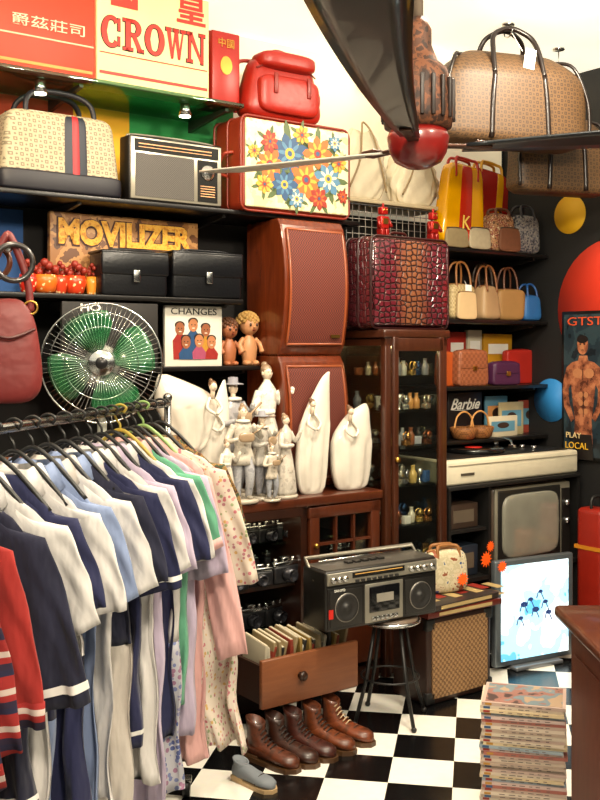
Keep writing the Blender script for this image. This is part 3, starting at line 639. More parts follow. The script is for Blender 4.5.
    if style in('hat','duo'):
        b=B();b.sup((.0,-.14*s,.66*s),(.16*s,.04*s,.1*s),.7);b.tube([(.05*s,-.14*s,.68*s),(.19*s,-.14*s,.78*s)],.01*s,6);part(o,'violin',b,mat('#9c8468',.25,coat=.4))
lady('tall slim white porcelain lady in long robe',267,360,.40,ZT,'robe','#dcd4c6','#c8b0a0')
lady('grey and white porcelain man in hat with violin',233,376,.42,ZT,'hat','#9c9a9c','#84848c',.2)
lady('porcelain clown figurine in pale baggy suit with instrument',243,402,.57,ZT,'duo','#bcb4a6','#a0a0a4',-.3)
lady('porcelain musician figurine in grey coat beside clown',262,410,.53,ZT,'hat','#a8a298','#8c8c92',.4)
lady('porcelain dancer figurine in pale flared dress',286,412,.56,ZT,'robe','#c0b8ac','#a09ca0',.3)
lady('small porcelain girl figurine in white dress',227,438,.59,ZT,'robe','#ccc4b6','#a89ca4')
lady('small porcelain shepherd figurine with brown hair',272,442,.60,ZT,'duo','#c0b6a6','#94969c')
# ---------- glass cabinet
CBW=mat('#2c140b',.3,kind='wood',c2='#4c2614',scale=4,vec=(6,6,.8),coat=.2)
u1,u2=uu(385.5,.60),uu(447,.60);W=u2-u1;D=.42;H=1.595;CW=.60
o=thing('glass_cabinet','tall dark wood display cabinet with glass door','cabinet',wp((u1+u2)/2,CW-D/2,0));gcu=(u1+u2)/2
b=B()
for sx in (-1,1):
    for sy in (-1,1): b.box((sx*(W/2-.018),sy*(D/2-.018),H/2),(.036,.036,H-.02),bev=.004)
b.box((0,0,H-.02),(W+.03,D+.02,.04),bev=.008);b.box((0,0,H-.06),(W,D,.03));b.box((0,0,.25),(W-.02,D-.02,.46));b.box((0,D/2-.012,.9),(W-.06,.01,1.3));part(o,'frame',b,CBW)
for sx in (-1,1):
    b=B();b.box((sx*(W/2-.012),0,1.0),(.004,D-.07,1.08));part(o,'side_glass',b,GL)
b=B();b.box((0,-.13,H-.082),(W-.1,.02,.01));part(o,'added_glow_strip',b,mat('#ffd898',.4,emit=18))  # glowing strip added to bring out the goods on the cabinet shelves
b=B()
for sx in (-1,1): b.box((sx*(W/2-.05),-D/2-.008,1.0),(.03,.02,1.12),bev=.003)
for z in (1.525,.47): b.box((0,-D/2-.008,z),(W-.08,.02,.06),bev=.003)
d=part(o,'door',b,CBW);b=B();b.box((0,-D/2-.006,1.0),(W-.12,.004,1.04));part(d,'door_glass',b,GL)
b=B();b.cyl((-W/2+.05,-D/2-.02,1.0),(-W/2+.05,-D/2-.035,1.0),.012);part(d,'knob',b,GOLD)
cz=[.482,.68,.87,1.05,1.22,1.38]
for z in cz[1:]:
    b=B();b.box((0,0,z-.006),(W-.08,D-.08,.01));part(o,'glass_shelf',b,GL)
cl=['#c8c4b8','#b8b4ac','#c8a860','#8a8a90','#c0884c','#a8a8b0','#8a5030','#d8d0bc','#3a5a8a','#e8e4dc']
for i,z in enumerate(cz):
    for k in range(7):
        for r_ in (0,1):
            s=R.uniform(.6,.95);x=-W/2+.06+(W-.12)*k/6+R.uniform(-.006,.006);y=-.12+.17*r_+R.uniform(-.015,.015);c=R.choice(cl);kind=R.choice((0,1,2,2,3,3,4));wl=wp(gcu+x,CW-D/2-y,z)
            b=B()
            if kind==0: b.lathe([(.015*s,0),(.02*s,.004),(.022*s,.05*s),(.012*s,.065*s),(.01*s,.085*s),(.014*s,.09*s),(0,.09*s)],seg=14);nm,cat,lb='bottle','bottle','small perfume bottle in display cabinet'
            elif kind==1: b.box((0,0,.03*s),(.04,.03,.06*s),bev=.003);b.box((0,-.016,.03*s),(.03,.002,.044*s));nm,cat,lb='trinket_box','box','small boxed trinket in display cabinet'
            elif kind==4: b.lathe([(.016*s,0),(.017*s,.003),(.004*s,.01*s),(.004*s,.04*s),(.02*s,.055*s),(.022*s,.09*s),(.019*s,.09*s),(.016*s,.06*s)],seg=14);nm,cat,lb='wine_glass','glass','tiny stemmed glass in display cabinet'
            else:
                b.box((0,0,.012),(.036,.036,.024),bev=.003);b.ring((0,-.005,.044),.019,.004,seg=16,ts=6);b.tube([(0,-.026,.046),(0,-.019,.046)],.015,14);b.tube([(0,-.021,.046),(0,-.02,.066)],.005,5);nm,cat,lb='wristwatch','watch','wristwatch on display block in cabinet'
            solo(nm,lb,cat,b,mat(c,.2,.8 if kind>1 else .1,coat=.4),wl,A+R.uniform(-.3,.3),'small goods in glass cabinet')
# crocodile suitcase on cabinet
CR=mat('#4c161c',.22,kind='croc',c2='#1e080a',scale=40,thr=.12,bump=1,coat=.7,vec=(1,1,.8))
CRG=mat('#5a1a24',.22,kind='croc',c2='#280c0c',cs=['#7a4a30'],scale=34,thr=.2,bump=1,coat=.7,vec=(.9,1,1.1),bd=.008)
o,W,H=suitcase('suitcase','maroon crocodile leather suitcase fading to tan centre on cabinet',372,449,238,0,.57,.2,1.6,CRG,CR,mat('#2a0c0c',.3))
for sx in (-.3,.3):
    b=B();b.box((sx*W,-.02,H+.004),(.03,.06,.012),bev=.003);part(o,'latch',b,GOLD)
b=B();b.tube(cr([(-.05,0,H),(-.045,0,H+.03),(.045,0,H+.03),(.05,0,H)],4),.007,8);part(o,'handle',b,mat('#3a1210',.3))
Hcs=H
for px in (383,433):
    o=thing('toy_robot','small red tin toy robot standing on crocodile suitcase','toy',wp(uu(px,.47),.47,1.6+Hcs+.006),A,'tin toy robots')
    b=B();b.box((0,0,.07),(.05,.035,.06),bev=.006);b.box((0,0,.125),(.038,.034,.035),bev=.005);b.cyl((0,0,.14),(0,0,.16),.006);part(o,'body',b,mat('#a81a14',.3,.3))
    for sx in (-1,1):
        b=B();b.box((sx*.014,0,.02),(.02,.04,.04),bev=.004);part(o,'leg',b,mat('#8a1612',.3,.3))
        b=B();b.tube([(sx*.03,0,.09),(sx*.036,-.02,.05)],.008,8);part(o,'arm',b,mat('#8a1612',.3,.3))
        b=B();b.ell((sx*.009,-.018,.128),.005,8);part(o,'eye',b,GOLD)
    b=B();b.box((0,-.019,.075),(.03,.004,.025));part(o,'face_plate',b,GOLD)
W,H,l=spot(350,436,205,0,.36,.06,1.6);H=2.2-1.6
o=thing('wire_rack','black wire mesh rack behind crocodile suitcase','rack',l);b=B()
for i in range(15):
    x=-W/2+W*i/14;b.tube([(x,0,0),(x,0,H)],.0022,4)
for i in range(18): z=H*i/17;b.tube([(-W/2,0,z),(W/2,0,z)],.0022,4)
part(o,'mesh',b,mat('#8a847c',.4,.5))
b=B();b.tube([(-W/2,0,.006),(W/2,0,.006),(W/2,0,H),(-W/2,0,H)],.006,6,True);part(o,'rim',b,BLK)
# white cloth bags on high shelf
CL=mat('#d4c8ac',.8,bump=.8,scale=14)
def crumple(lab,a,c,yt,w,z):
    W,H,l=spot(a,c,yt,0,w,.15,z);o=thing('cloth_bag',lab,'bag',l,A)
    rings=[];n=60
    for i in range(21):
        f=i/20;k=math.sin(PI*(.12+.8*f))**.5*(1-.25*f);P=[]
        for j in range(n):
            t=2*PI*j/n;q=1+.06*math.sin(5*t+f*9+a)+.045*math.sin(11*t-f*14+a)+.03*math.sin(19*t+f*25)
            P.append(Vector((W/2*k*q*math.copysign(abs(math.cos(t))**.7,math.cos(t)),.075*k*q*math.copysign(abs(math.sin(t))**.8,math.sin(t)),H*.86*f+.012*math.sin(3*t+a)*f)))
        rings.append(P)
    b=B();b.loft(rings);part(o,'body',b,CL)
    b=B();b.tube(cr([(-W*.36,-.07,H*.12),(-W*.2,-.085,H*.45),(-W*.1,-.06,H*.8),(0,-.03,H*.97),(W*.12,-.06,H*.8),(W*.22,-.085,H*.42),(W*.36,-.07,H*.1)],5),.005,6);part(o,'handle',b,mat('#8a7450',.6))
crumple('crumpled off-white cloth bag with thin handles',343,394,118,.29,2.24)
crumple('slumped off-white cloth bag beside another',396,446,134,.28,2.24)
# yellow/red shiny bags
o=bag('shiny yellow and red vinyl shoulder bag',442,486,158,0,.35,.1,2.03,mat('#d89a00',.15,coat=.6),mat('#a82414',.3),hh=.08,e=.25,taper=.25,name='shoulder_bag',stripe=[(.0,.36,mat('#b42812',.15,coat=.6),1.02)])
o.rotation_euler=(0,.09,A);o.location.z+=.012
txt(o,'K',.055,.07,(.0,-.056,.12),mat('#f4d060',.4))
o=bag('glossy red and yellow vinyl tote bag leaning behind another',466,508,162,0,.2,.1,2.03,mat('#9c2014',.15,coat=.6),mat('#c8921a',.3),hh=.1,e=.3,name='tote_bag',stripe=[(.2,.2,mat('#d89a00',.15,coat=.6),1.02)])
o.rotation_euler=(0,.12,A);o.location.z+=.015
bs=mat('#b98c5c',.7,kind='patch',cs=['#5a3a24','#a98058','#7a3024','#c8b490'],scale=60)
bag('tan patterned fabric clutch bag on shelf',492,518,208,0,.34,.1,2.03,bs,mat('#5a3018',.5),hh=.12,e=.4)
bag('grey plaid fabric handbag on shelf',518,543,205,0,.34,.12,2.03,mat('#6c6a70',.7,kind='patch',cs=['#22242c','#5a5a62','#8a8680','#3a3c48'],scale=60),mat('#25242a',.5),hh=.2,e=.4)
for a,c,cc in ((446,470,'#8a7a58'),(470,492,'#a89c80'),(500,522,'#6a4028')):
    bag('small folded fabric pouch on shelf',a,c,228,0,.36,.02,2.03,mat(cc,.7,bump=.4,scale=40),mat('#3a2a1c',.5),hh=0,e=.4,name='pouch')
# shelf 1.66
bag('cream woven handbag with bamboo handles',452,480,262,0,.34,.11,1.66,mat('#b9a478',.6,kind='checker',c2='#9c865a',scale=90),mat('#8a5a2c',.4),hh=.38,e=.4,tag=True,hr=.006)
bag('beige leather handbag with two arched handles',482,505,266,0,.34,.11,1.66,mat('#a98a64',.5),mat('#7a4a26',.4),hh=.36,e=.4,taper=.3,hr=.006,rot=.15)
bag('tan straw handbag with curved handles',503,525,268,0,.33,.10,1.66,mat('#96703f',.6),mat('#4f2a14',.4),hh=.4,e=.35,taper=-.1,hr=.006,rot=-.2)
bag('bright blue fabric handbag',526,544,284,0,.35,.11,1.66,mat('#24609c',.5),mat('#1a4a84',.4),hh=.3,e=.4,hr=.006)
bag('cream small purse in front of handbags',458,478,292,0,.36,.02,1.66,mat('#c8ac80',.6),mat('#7a5a34',.4),hh=0,e=.3,name='purse')
bag('black evening bag behind handbags',474,500,264,0,.2,.07,1.66,mat('#1a1614',.3),mat('#3a2a1c',.4),hh=.3,e=.35)
# shelf 1.31
bag('brown quilted clutch bag with gold clasp',459,490,350,0,.35,.07,1.31,mat('#7c4428',.45,kind='checker',c2='#905436',scale=60,bump=.5),mat('#5f2c16',.4),hh=0,e=.25,taper=.06,flap=True,clasp=GOLD,name='clutch_bag')
bag('orange leather clutch bag',441,458,352,0,.30,.06,1.31,mat('#a84a1a',.4),mat('#8a3414',.4),hh=0,e=.25,name='clutch_bag')
bag('purple velvet purse with flap',494,522,362,0,.35,.07,1.31,mat('#401638',.5),mat('#3a1034',.4),hh=0,e=.28,taper=.05,flap=True,clasp=GOLD,name='clutch_bag')
bag('red satin clutch standing behind purple purse',508,540,350,0,.22,.05,1.31,mat('#9c2016',.4),mat('#8a1810',.4),hh=0,e=.2,taper=0,name='clutch_bag')
for i,(a,c,cc,yt) in enumerate(((448,466,'#a02414',332),(468,482,'#c8c0a8',330),(484,512,'#c08a14',334))):
    W,H,l=spot(a,c,yt,0,.14,.03,1.31);b=B();b.box((0,0,H/2),(W,.03,H),bev=.002);b.box((0,-.016,H*.7),(W*.7,.002,H*.2),1);solo('gift_box','%s flat card box standing against wall'%('red','cream','yellow')[i],'box',b,[mat(cc,.5),WHT],l)
# shelf 1.03
W,H,l=spot(448,482,392,0,.22,.05,1.03)
o=thing('doll_box','dark box with white script lettering','box',l);b=B();b.box((0,0,H/2),(W,.05,H),bev=.003);part(o,'carton',b,mat('#161216',.4))
txt(o,'Barbie',W*.86,.06,(0,-.027,H*.74),WHT,bold=.001,it=.45)
b=B();b.tube(cr([(-W*.42,-.027,H*.62),(-W*.1,-.027,H*.6),(W*.2,-.027,H*.63),(W*.42,-.027,H*.7)],5),.002,4);part(o,'script_flourish',b,WHT)
for px in (464,480):
    o=thing('wicker_basket','small round woven cane basket with arched handle','basket',wp(uu(px,.30),.30,1.03),A,'cane baskets');b=B();b.lathe([(.04,0),(.06,.01),(.075,.06),(.07,.065),(.055,.02),(0,.015)],seg=22);part(o,'bowl',b,mat('#9c6430',.6,kind='checker',c2='#6a3e1c',scale=110,bump=.6))
    b=B();b.tube(cr([(-.07,0,.06),(-.05,0,.12),(0,0,.145),(.05,0,.12),(.07,0,.06)],5),.005,6);part(o,'handle',b,mat('#c99050',.5))
for i,(a,c,yt,c1) in enumerate(((486,508,396,'#5a8ca4'),(500,524,402,'#b0a078'),(489,518,416,'#c8bca0'),(520,540,400,'#8a3a2c'))):
    W,H,l=spot(a,c,yt,0,.20+.05*(i%3),.02,1.03);b=B();b.box((0,0,H/2),(W,.012,H),bev=.002);b.box((0,-.0065,H*.5),(W*.8,.002,H*.5),1);b.disc(0,H*.55,W*.2,H*.14,-.0085,-.006,2)
    solo('record_sleeve','pale printed record sleeve standing on shelf','record',b,[mat(c1,.4),mat('#5a8aa0' if i else '#e9a060',.4),mat('#3a2a22',.4)],l)
# monogram duffels
BM=mat('#5a4024',.55,kind='monogram',c2='#1e1006',cs=['#4a341c'],scale=27,thr=.42,bump=0)
def duffel(lab,x1,x2,yt,yb,wf,dep,tag,rot=-.3):
    W,H,l=spot(x1,x2,yt,yb,wf,dep);W*=.86;o=thing('travel_bag',lab,'bag',l,A+rot);Hb=H*.76;DB=mat('#150b08',.3)
    b=B();rings=[];n=56
    for i in range(23):
        f=i/22;k=(1-.06*f) if f<.6 else (.964-.30*((f-.6)/.4)**2.2);kb=min(1,.86+f*2.2) if f<.07 else 1
        e_=.28;P=[]
        for j in range(n):
            t=2*PI*j/n;c_,s2=math.cos(t),math.sin(t)
            P.append(Vector((W/2*k*kb*math.copysign(abs(c_)**e_,c_)*(1+.012*math.sin(f*9+j*.3)),dep/2*kb*(1-.05*f-.75*max(0,(f-.72)/.28)**1.6)*math.copysign(abs(s2)**.45,s2),Hb*f-(.012*math.cos(t*2) if f>.8 else 0))))
        rings.append(P)
    b.loft(rings);part(o,'body',b,BM)
    b=B();b.tube(cr([(-W*.33,0,Hb*.985),(0,0,Hb*1.01),(W*.33,0,Hb*.985)],5),.008,6);part(o,'zip',b,DB)
    for sx in (-1,1):
        b=B();b.tube(cr([(sx*W*.48,-dep*.44,.02),(sx*W*.475,-dep*.42,Hb*.5),(sx*W*.40,-dep*.3,Hb*.9),(sx*W*.33,0,Hb*.99)],5),.009,6);part(o,'edge_piping',b,DB)
    for sx in (-1,1):
        b=B();y=-dep*.5
        b.tube(cr([(sx*W*.19,y*1.0,Hb*.03),(sx*W*.18,y*.98,Hb*.45),(sx*W*.165,y*.94,Hb*.74)],5),.013,6);part(o,'strap_band',b,DB)
    for sy in (-1,1):
        b=B()
        b.tube(cr([(-W*.165,sy*dep*.47,Hb*.74),(-W*.155,sy*dep*.34,Hb*1.0),(-W*.13,sy*dep*.2,Hb+(H-Hb)*.6),(-W*.06,sy*dep*.12,H*.975),(0,sy*dep*.1,H*.995),(W*.06,sy*dep*.12,H*.975),(W*.13,sy*dep*.2,Hb+(H-Hb)*.6),(W*.155,sy*dep*.34,Hb*1.0),(W*.165,sy*dep*.47,Hb*.74)],5),.012,8);part(o,'handle',b,DB)
    if tag:
        b=B();b.box((.0,-dep*.42,H*.72),(.055,.004,.09),M=Matrix.Rotation(.15,4,'Y'));part(o,'price_tag',b,TAG);b=B();b.tube([(0.02,-dep*.42,H*.77),(.0,-dep*.12,H*.97)],.002,4);part(o,'tag_string',b,TAG)
    zt_=l.z+H-.025
    hk=thing('ceiling_hook','thin steel hook on rod fixed to ceiling','hook',(l.x,l.y,zt_),A+rot);b=B();b.tube(cr([(0,-.04,.015),(0,-.03,-.005),(0,0,-.01),(0,.03,0),(0,.03,.03),(0,0,.06)],4),.004,8);b.cyl((0,0,.055),(0,0,ZC-zt_),.003);b.cyl((0,0,ZC-zt_-.01),(0,0,ZC-zt_),.03);part(hk,'rod',b,CHR)
    return o
duffel('brown monogram duffel bag hanging from ceiling hook with tag',455,590,22,142,1.0,.22,True)
duffel('second brown monogram duffel bag hanging behind another',528,612,92,192,.86,.16,False)
# ---------- turntable desk and tv
UDa=uu(447,.60)+.008;UDb=min(uu(583,.62),UE-.02);Wd=UDb-UDa;ud=(UDa+UDb)/2
o=thing('media_desk','black desk with open bay holding television','desk',wp(ud,.33,0));D=.56;ZS=.39
b=B();b.box((0,0,.835),(Wd,D,.02),bev=.004);part(o,'desk_top',b,BLK)
xsp=uu(493,.62)-ud
b=B()
for x in (-Wd/2+.012,xsp,Wd/2-.008): b.box((x,0,.415),(.016,D-.02,.82))
b.box((0,D/2-.01,.415),(Wd,.02,.82));b.box((0,0,ZS-.01),(Wd-.02,D-.02,.02));b.box((0,0,.03),(Wd-.02,D-.02,.06));b.box(((-Wd/2+xsp)/2,0,.62),(xsp+Wd/2-.03,D-.04,.014));part(o,'carcass',b,BLK)
star(o,xsp-.03,-D/2+.008,.47,.04);star(o,xsp+.0,-D/2+.008,.53,.028)
for k,(z,hh_,cc,lb) in enumerate(((.628,.12,'#3a2a20','brown'),(.392,.15,'#1c2430','dark blue'))):
    b=B();b.box((0,0,hh_/2),(.2,.24,hh_),bev=.004);b.box((0,-.121,hh_*.5),(.14,.002,hh_*.5),1)
    solo('storage_box','%s cardboard box in desk bay'%lb,'box',b,[mat(cc,.5),mat('#5a4e40',.5)],wp(ud+(-Wd/2+xsp)/2,.44,z))
W=Wd*.995;o=thing('record_player','cream record player with black platter on black desk','turntable',wp(ud,.37,.846));D=.44
b=B();b.box((0,0,.06),(W,D,.12),bev=.012);part(o,'plinth',b,mat('#cfc6ae',.4))
b=B();b.box((0,-D/2-.001,.095),(W*.98,.004,.004));part(o,'groove',b,mat('#8a8270',.4))
b=B();b.box((0,.01,.122),(W*.93,D*.86,.008),bev=.003);part(o,'deck_plate',b,mat('#141312',.4))
b=B();b.lathe([(0,.126),(.155,.126),(.16,.13),(.16,.146),(.15,.15),(.05,.148),(.0,.148)],c=(-.08,0,0),seg=40);part(o,'platter',b,BLKG)
b=B();b.lathe([(0,.149),(.045,.149),(.045,.151),(0,.151)],c=(-.08,0,0));part(o,'record_label',b,RED)
b=B();b.cyl((.19,.1,.125),(.19,.1,.18),.02);b.tube(cr([(.21,.16,.18),(.19,.1,.182),(.16,-.03,.175),(.08,-.12,.16)],5),.006,8);b.box((.07,-.13,.155),(.02,.04,.015),bev=.003);part(o,'tonearm',b,CHR)
for k in range(3):
    b=B();b.cyl((.27,-.1+.08*k,.125),(.27,-.1+.08*k,.145),.014);part(o,'knob',b,CHR)
b=B();b.box((-W*.36,-D/2-.003,.05),(.09,.003,.012));part(o,'badge',b,mat('#4a4238',.4))
# tv
W,H,l=spot(496,573,489,557,.60,.42,ZS);H=.425
o=thing('television','old grey television with curved screen inside desk bay','television',l)
b=B();b.box((0,0,H/2),(W,.38,H),bev=.03,seg=4);part(o,'case',b,mat('#4a3c30',.4))
b=B();b.box((0,-.19,H/2),(W*.97,.02,H*.95),bev=.02,seg=3);part(o,'bezel',b,mat('#8a8474',.35,.4))
b=B();b.box((-W*.06,-.2,H*.52),(W*.8,.012,H*.86),bev=.03,seg=3);part(o,'screen_surround',b,mat('#1c1a18',.3))
b=B();b.sup((-W*.06,-.203,H*.52),(W*.72,.045,H*.76),.35);part(o,'screen',b,mat('#7c7a6e',.15,coat=1))
b=B();b.box((W*.41,-.202,H*.5),(W*.10,.01,H*.8));part(o,'control_strip',b,mat('#1a1715',.3))
for k in range(2):
    b=B();b.cyl((W*.41,-.2,H*(.72-.22*k)),(W*.41,-.225,H*(.72-.22*k)),.016);part(o,'knob',b,CHR)
# LCD on floor
W,H,l=spot(503,570,556,0,.86,.05,0);l=wp(uu(536,.86),.84,0)
H=zz(557,536,.86)
o=thing('flat_monitor','silver framed flat monitor lit white and blue standing on floor','monitor',l,A-.15)
b=B();b.box((0,.015,.01),(W*.6,.14,.02),bev=.006);b.box((0,.03,.06),(.08,.03,.1));part(o,'stand',b,mat('#8a8c90',.3,.6))
b=B();b.box((0,0,H/2+.01),(W,.035,H-.02),bev=.008);part(o,'frame',b,mat('#6a7278',.3,.6))
b=B();b.box((0,-.0185,H/2+.01),(W*.86,.003,H*.86));part(o,'screen',b,mat('#d6f2fb',.3,kind='patch',cs=['#5cb0dc','#a4dcf4','#e4f6ff','#c8ecfa'],scale=5,emit=1.0))
b=B()
for (x,z,r) in ((-.07,.58,.022),(.0,.52,.022),(.06,.58,.016),(-.09,.46,.016),(.03,.68,.014),(-.03,.62,.016),(.08,.48,.018)):
    b.disc(x,z*H,r,r*.6,-.0215,-.0195,0,7);b.tube([(x,-.021,z*H),(x+.02,-.021,z*H-.04)],.0025,4);b.tube([(x-.015,-.021,z*H),(x-.024,-.021,z*H-.03)],.0025,4)
part(o,'picture',b,mat('#1a3a7a',.4,emit=.2))
star(o,-W*.42,-.02,H*.95,.028)
# luggage at far right
for w_,u_,h,c,lb,c3 in ((.74,UE-.10,.66,'#841c10','red','#b8741c'),(.96,UE-.09,.48,'#b05414','orange','#6a180e')):
    o=thing('suitcase','%s suitcase standing upright by black wall'%lb,'suitcase',wp(u_,w_,0),A);b=B();b.box((0,0,h/2+.02),(.13,.17,h),bev=.03,seg=3);part(o,'shell',b,mat(c,.35))
    for k in (-.04,0,.04):
        b=B();b.box((k,-.086,h/2+.02),(.010,.006,h*.85));part(o,'rib',b,mat('#3a120a',.4))
    b=B();b.box((0,-.0,h*.72),(.136,.178,.02));part(o,'band',b,mat(c3,.4))
    b=B();b.tube(cr([(-.04,0,h),(-.035,0,h+.07),(.035,0,h+.07),(.04,0,h)],4),.008,8);part(o,'handle',b,BLK)
    for sx in (-.04,.04):
        b=B();b.cyl((sx-.01,0,.02),(sx+.01,0,.02),.02,seg=12);part(o,'wheel',b,BLK)
# ---------- speaker case with boards + bag
W,H,l=spot(427,491,612,0,.96,.22,0);H=zz(612,459,.96)
o=thing('amplifier_case','brown speaker case with woven patterned grille and black edges','speaker',l)
b=B();b.box((0,0,H/2),(W,.22,H),bev=.012);part(o,'cabinet',b,mat('#2b1710',.4))
b=B();b.box((0,-.111,H/2),(W*.86,.008,H*.86));part(o,'grille',b,mat('#94714a',.7,kind='mono',c2='#6a4a2c',cs=['#38220f'],scale=80,thr=.3,bump=.3))
for sx in(-1,1):
    for z in (.03,H-.03):
        b=B();b.box((sx*(W/2-.02),-.1,z),(.05,.03,.05),bev=.006);part(o,'corner_guard',b,BLK)
zt=H
W2=uu(491,.96)-uu(415,.96)
for k,(c,n) in enumerate((('#5a1c12','red'),('#2c2420','black'))):
    b=B();b.box((0,0,.014),(W2*(.98-.06*k),.24,.026),bev=.003);b.box((0,-.121,.014),(W2*.7,.002,.014),1)
    for q in range(7): b.box((-W2*.3+.07*q,-.02+.03*(q%2),.0275),(.05,.1,.001),1+q%2)
    solo('board_game','flat %s printed box lying on speaker case'%n,'box',b,[mat(c,.4),mat('#a89060',.5),mat('#8a2418',.5)],wp(uu(453,.9),.86,zt+.028*k+.001),A+.04*k)
zt+=.058
o=bag('cream cloth bag printed with blue and orange pattern',434,470,546,0,.88,.1,zt,mat('#e6dcc4',.6,kind='patch',cs=['#2a4a80','#c8bc9c','#b8ac8c','#c8bc9c','#8a4a2c'],scale=22),mat('#8a5a2c',.5),hh=.1,e=.45,taper=.1,name='cloth_bag',cat='bag',rot=-.2)
star(o,.06,-.055,.06,.03)
# stool
sc=wp(uu(390,.97),.97,0);ZST=zz(617,390,1.0);SR_=.12
o=thing('stool','round metal stool with chrome rim and splayed black legs','stool',sc,0)
b=B();b.lathe([(0,0),(SR_-.01,0),(SR_-.005,.025),(0,.03)],c=(0,0,ZST-.03),seg=32);part(o,'seat',b,mat('#6a5a4c',.4))
b=B();b.ring((0,0,ZST-.018),SR_-.002,.008,'z',seg=36);part(o,'rim',b,CHR)
b=B();b.ring((0,0,ZST*.42),SR_*.98,.004,'z',seg=30);part(o,'foot_ring',b,BLK)
for k in range(4):
    a=k*PI/2+.5;b=B();b.tube([(SR_*.6*math.cos(a),SR_*.6*math.sin(a),ZST-.03),(SR_*.95*math.cos(a),SR_*.95*math.sin(a),ZST*.42),(SR_*1.4*math.cos(a),SR_*1.4*math.sin(a),.008)],.008,8);b.ell((SR_*1.4*math.cos(a),SR_*1.4*math.sin(a),.01),.012,8);part(o,'leg',b,BLK)
# boombox
W,H,l=spot(328,434,568,0,1.05,.15,ZST+.002);H=.23
o=thing('boombox','large silver and black radio cassette player on stool','radio',l,A-.06)
SV=mat('#9a9588',.3,.6);SVD=mat('#5e5a54',.35,.5)
b=B();b.box((0,0,H/2),(W,.16,H),bev=.01);part(o,'case',b,mat('#151311',.35))
b=B();b.box((0,-.081,H*.38),(W*.97,.008,H*.70),bev=.003);part(o,'face_plate',b,mat('#171513',.3))
b=B();b.box((0,-.083,H*.87),(W*.98,.01,H*.2),bev=.003);part(o,'control_strip',b,SV)
b=B();b.box((0,0,H+.001),(W*.97,.145,.006));part(o,'top_panel',b,SVD)
b=B();b.box((0,-.086,H*.38),(W*.34,.006,H*.66),bev=.003);part(o,'centre_panel',b,SV)
for sx in (-1,1):
    b=B();b.box((sx*W*.33,-.0855,H*.38),(W*.27,.004,H*.6),bev=.002);part(o,'speaker_panel',b,mat('#26231f',.4,kind='checker',c2='#0e0d0c',scale=160))
    b=B();b.lathe([(.05,0),(.054,.006),(.048,.01),(.038,.004),(.016,.002),(.014,.01),(0,.012)],M=Matrix.Translation((sx*W*.33,-.086,H*.38))@Matrix.Rotation(PI/2,4,'X'),seg=32);part(o,'speaker_cone',b,mat('#2c2a28',.5,kind='checker',c2='#0c0b0a',scale=200))
    b=B();b.ring((sx*W*.33,-.09,H*.38),.053,.003);part(o,'speaker_ring',b,mat('#9a968e',.3,.8))
b=B();b.box((0,-.09,H*.44),(W*.27,.006,H*.44),bev=.003);cd=part(o,'cassette_door',b,mat('#0c0c0e',.12))
b=B();b.box((0,-.094,H*.46),(W*.15,.003,H*.14));part(cd,'cassette_window',b,mat('#8a8478',.2))
b=B();b.box((-W*.05,-.089,H*.9),(W*.46,.004,H*.09));part(o,'tuning_dial',b,mat('#0e0d0c',.2))
b=B();b.box((-W*.05,-.0915,H*.915),(W*.42,.001,H*.014));part(o,'dial_scale',b,mat('#c89850',.3))
for k in range(6):
    b=B();b.box((-W*.1+W*.04*k,-.092,H*.12),(W*.03,.01,H*.07),bev=.002);part(o,'key',b,CHR)
for k in range(8):
    b=B();b.box((-W*.24+W*.05*k,-.09,H*.80),(W*.03,.008,H*.04),bev=.001);part(o,'push_button',b,mat('#2a2826',.3))
for k in (-.45,-.40,-.35,.24,.3,.36,.43):
    b=B();b.cyl((k*W,-.085,H*.87),(k*W,-.102,H*.87),.011,seg=14);part(o,'knob',b,CHR)
b=B();b.tube([(-W*.485,.0,H*.8),(-W*.485,.075,H+.025),(W*.485,.075,H+.025),(W*.485,0,H*.8)],.009,8);part(o,'handle',b,SV)
b=B();b.tube([(-W*.4,.05,H+.012),(W*.35,.05,H+.015)],.004,6);part(o,'antenna',b,CHR)
for k in range(5):
    b=B();b.box((-W*.2+W*.07*k,.0,H+.008),(W*.05,.03,.008),bev=.002);part(o,'top_button',b,mat('#1c1a18',.3))
b=B();b.box((-W*.46,-.087,H*.3),(.02,.003,.035));part(o,'price_tag',b,RED)
txt(o,'SANYO',.05,.01,(-W*.39,-.09,H*.68),WHT)
# ---------- drawer w/ books and boots
W,H,l=spot(262,358,652,0,.98,.34,.17);H=zz(651,311,.98)-.17
o=thing('drawer_box','brown wooden drawer pulled out, filled with books','drawer',l)
b=B();b.box((0,-.16,H/2),(W,.022,H),bev=.004);part(o,'front',b,mat('#5e301a',.4,kind='wood',c2='#84502f',scale=5,vec=(1,1,8)))
b=B()
for sx in (-1,1): b.box((sx*(W/2-.02),.01,H*.45),(.014,.32,H*.8))
b.box((0,.16,H*.45),(W-.04,.014,H*.8));b.box((0,.01,.02),(W-.04,.32,.014));part(o,'tray',b,mat('#2c160c',.5))
for sx in (-1,1):
    b=B();b.box((sx*(W/2-.05),.14,-.084),(.03,.03,.168));part(o,'leg',b,DKW)
b=B();b.lathe([(0,.03),(.016,.028),(.02,.02),(.009,.008),(.012,0)],M=Matrix.Translation((-W*.12,-.171,H*.55))@Matrix.Rotation(PI/2,4,'X'));part(o,'knob',b,mat('#2a160c',.3))
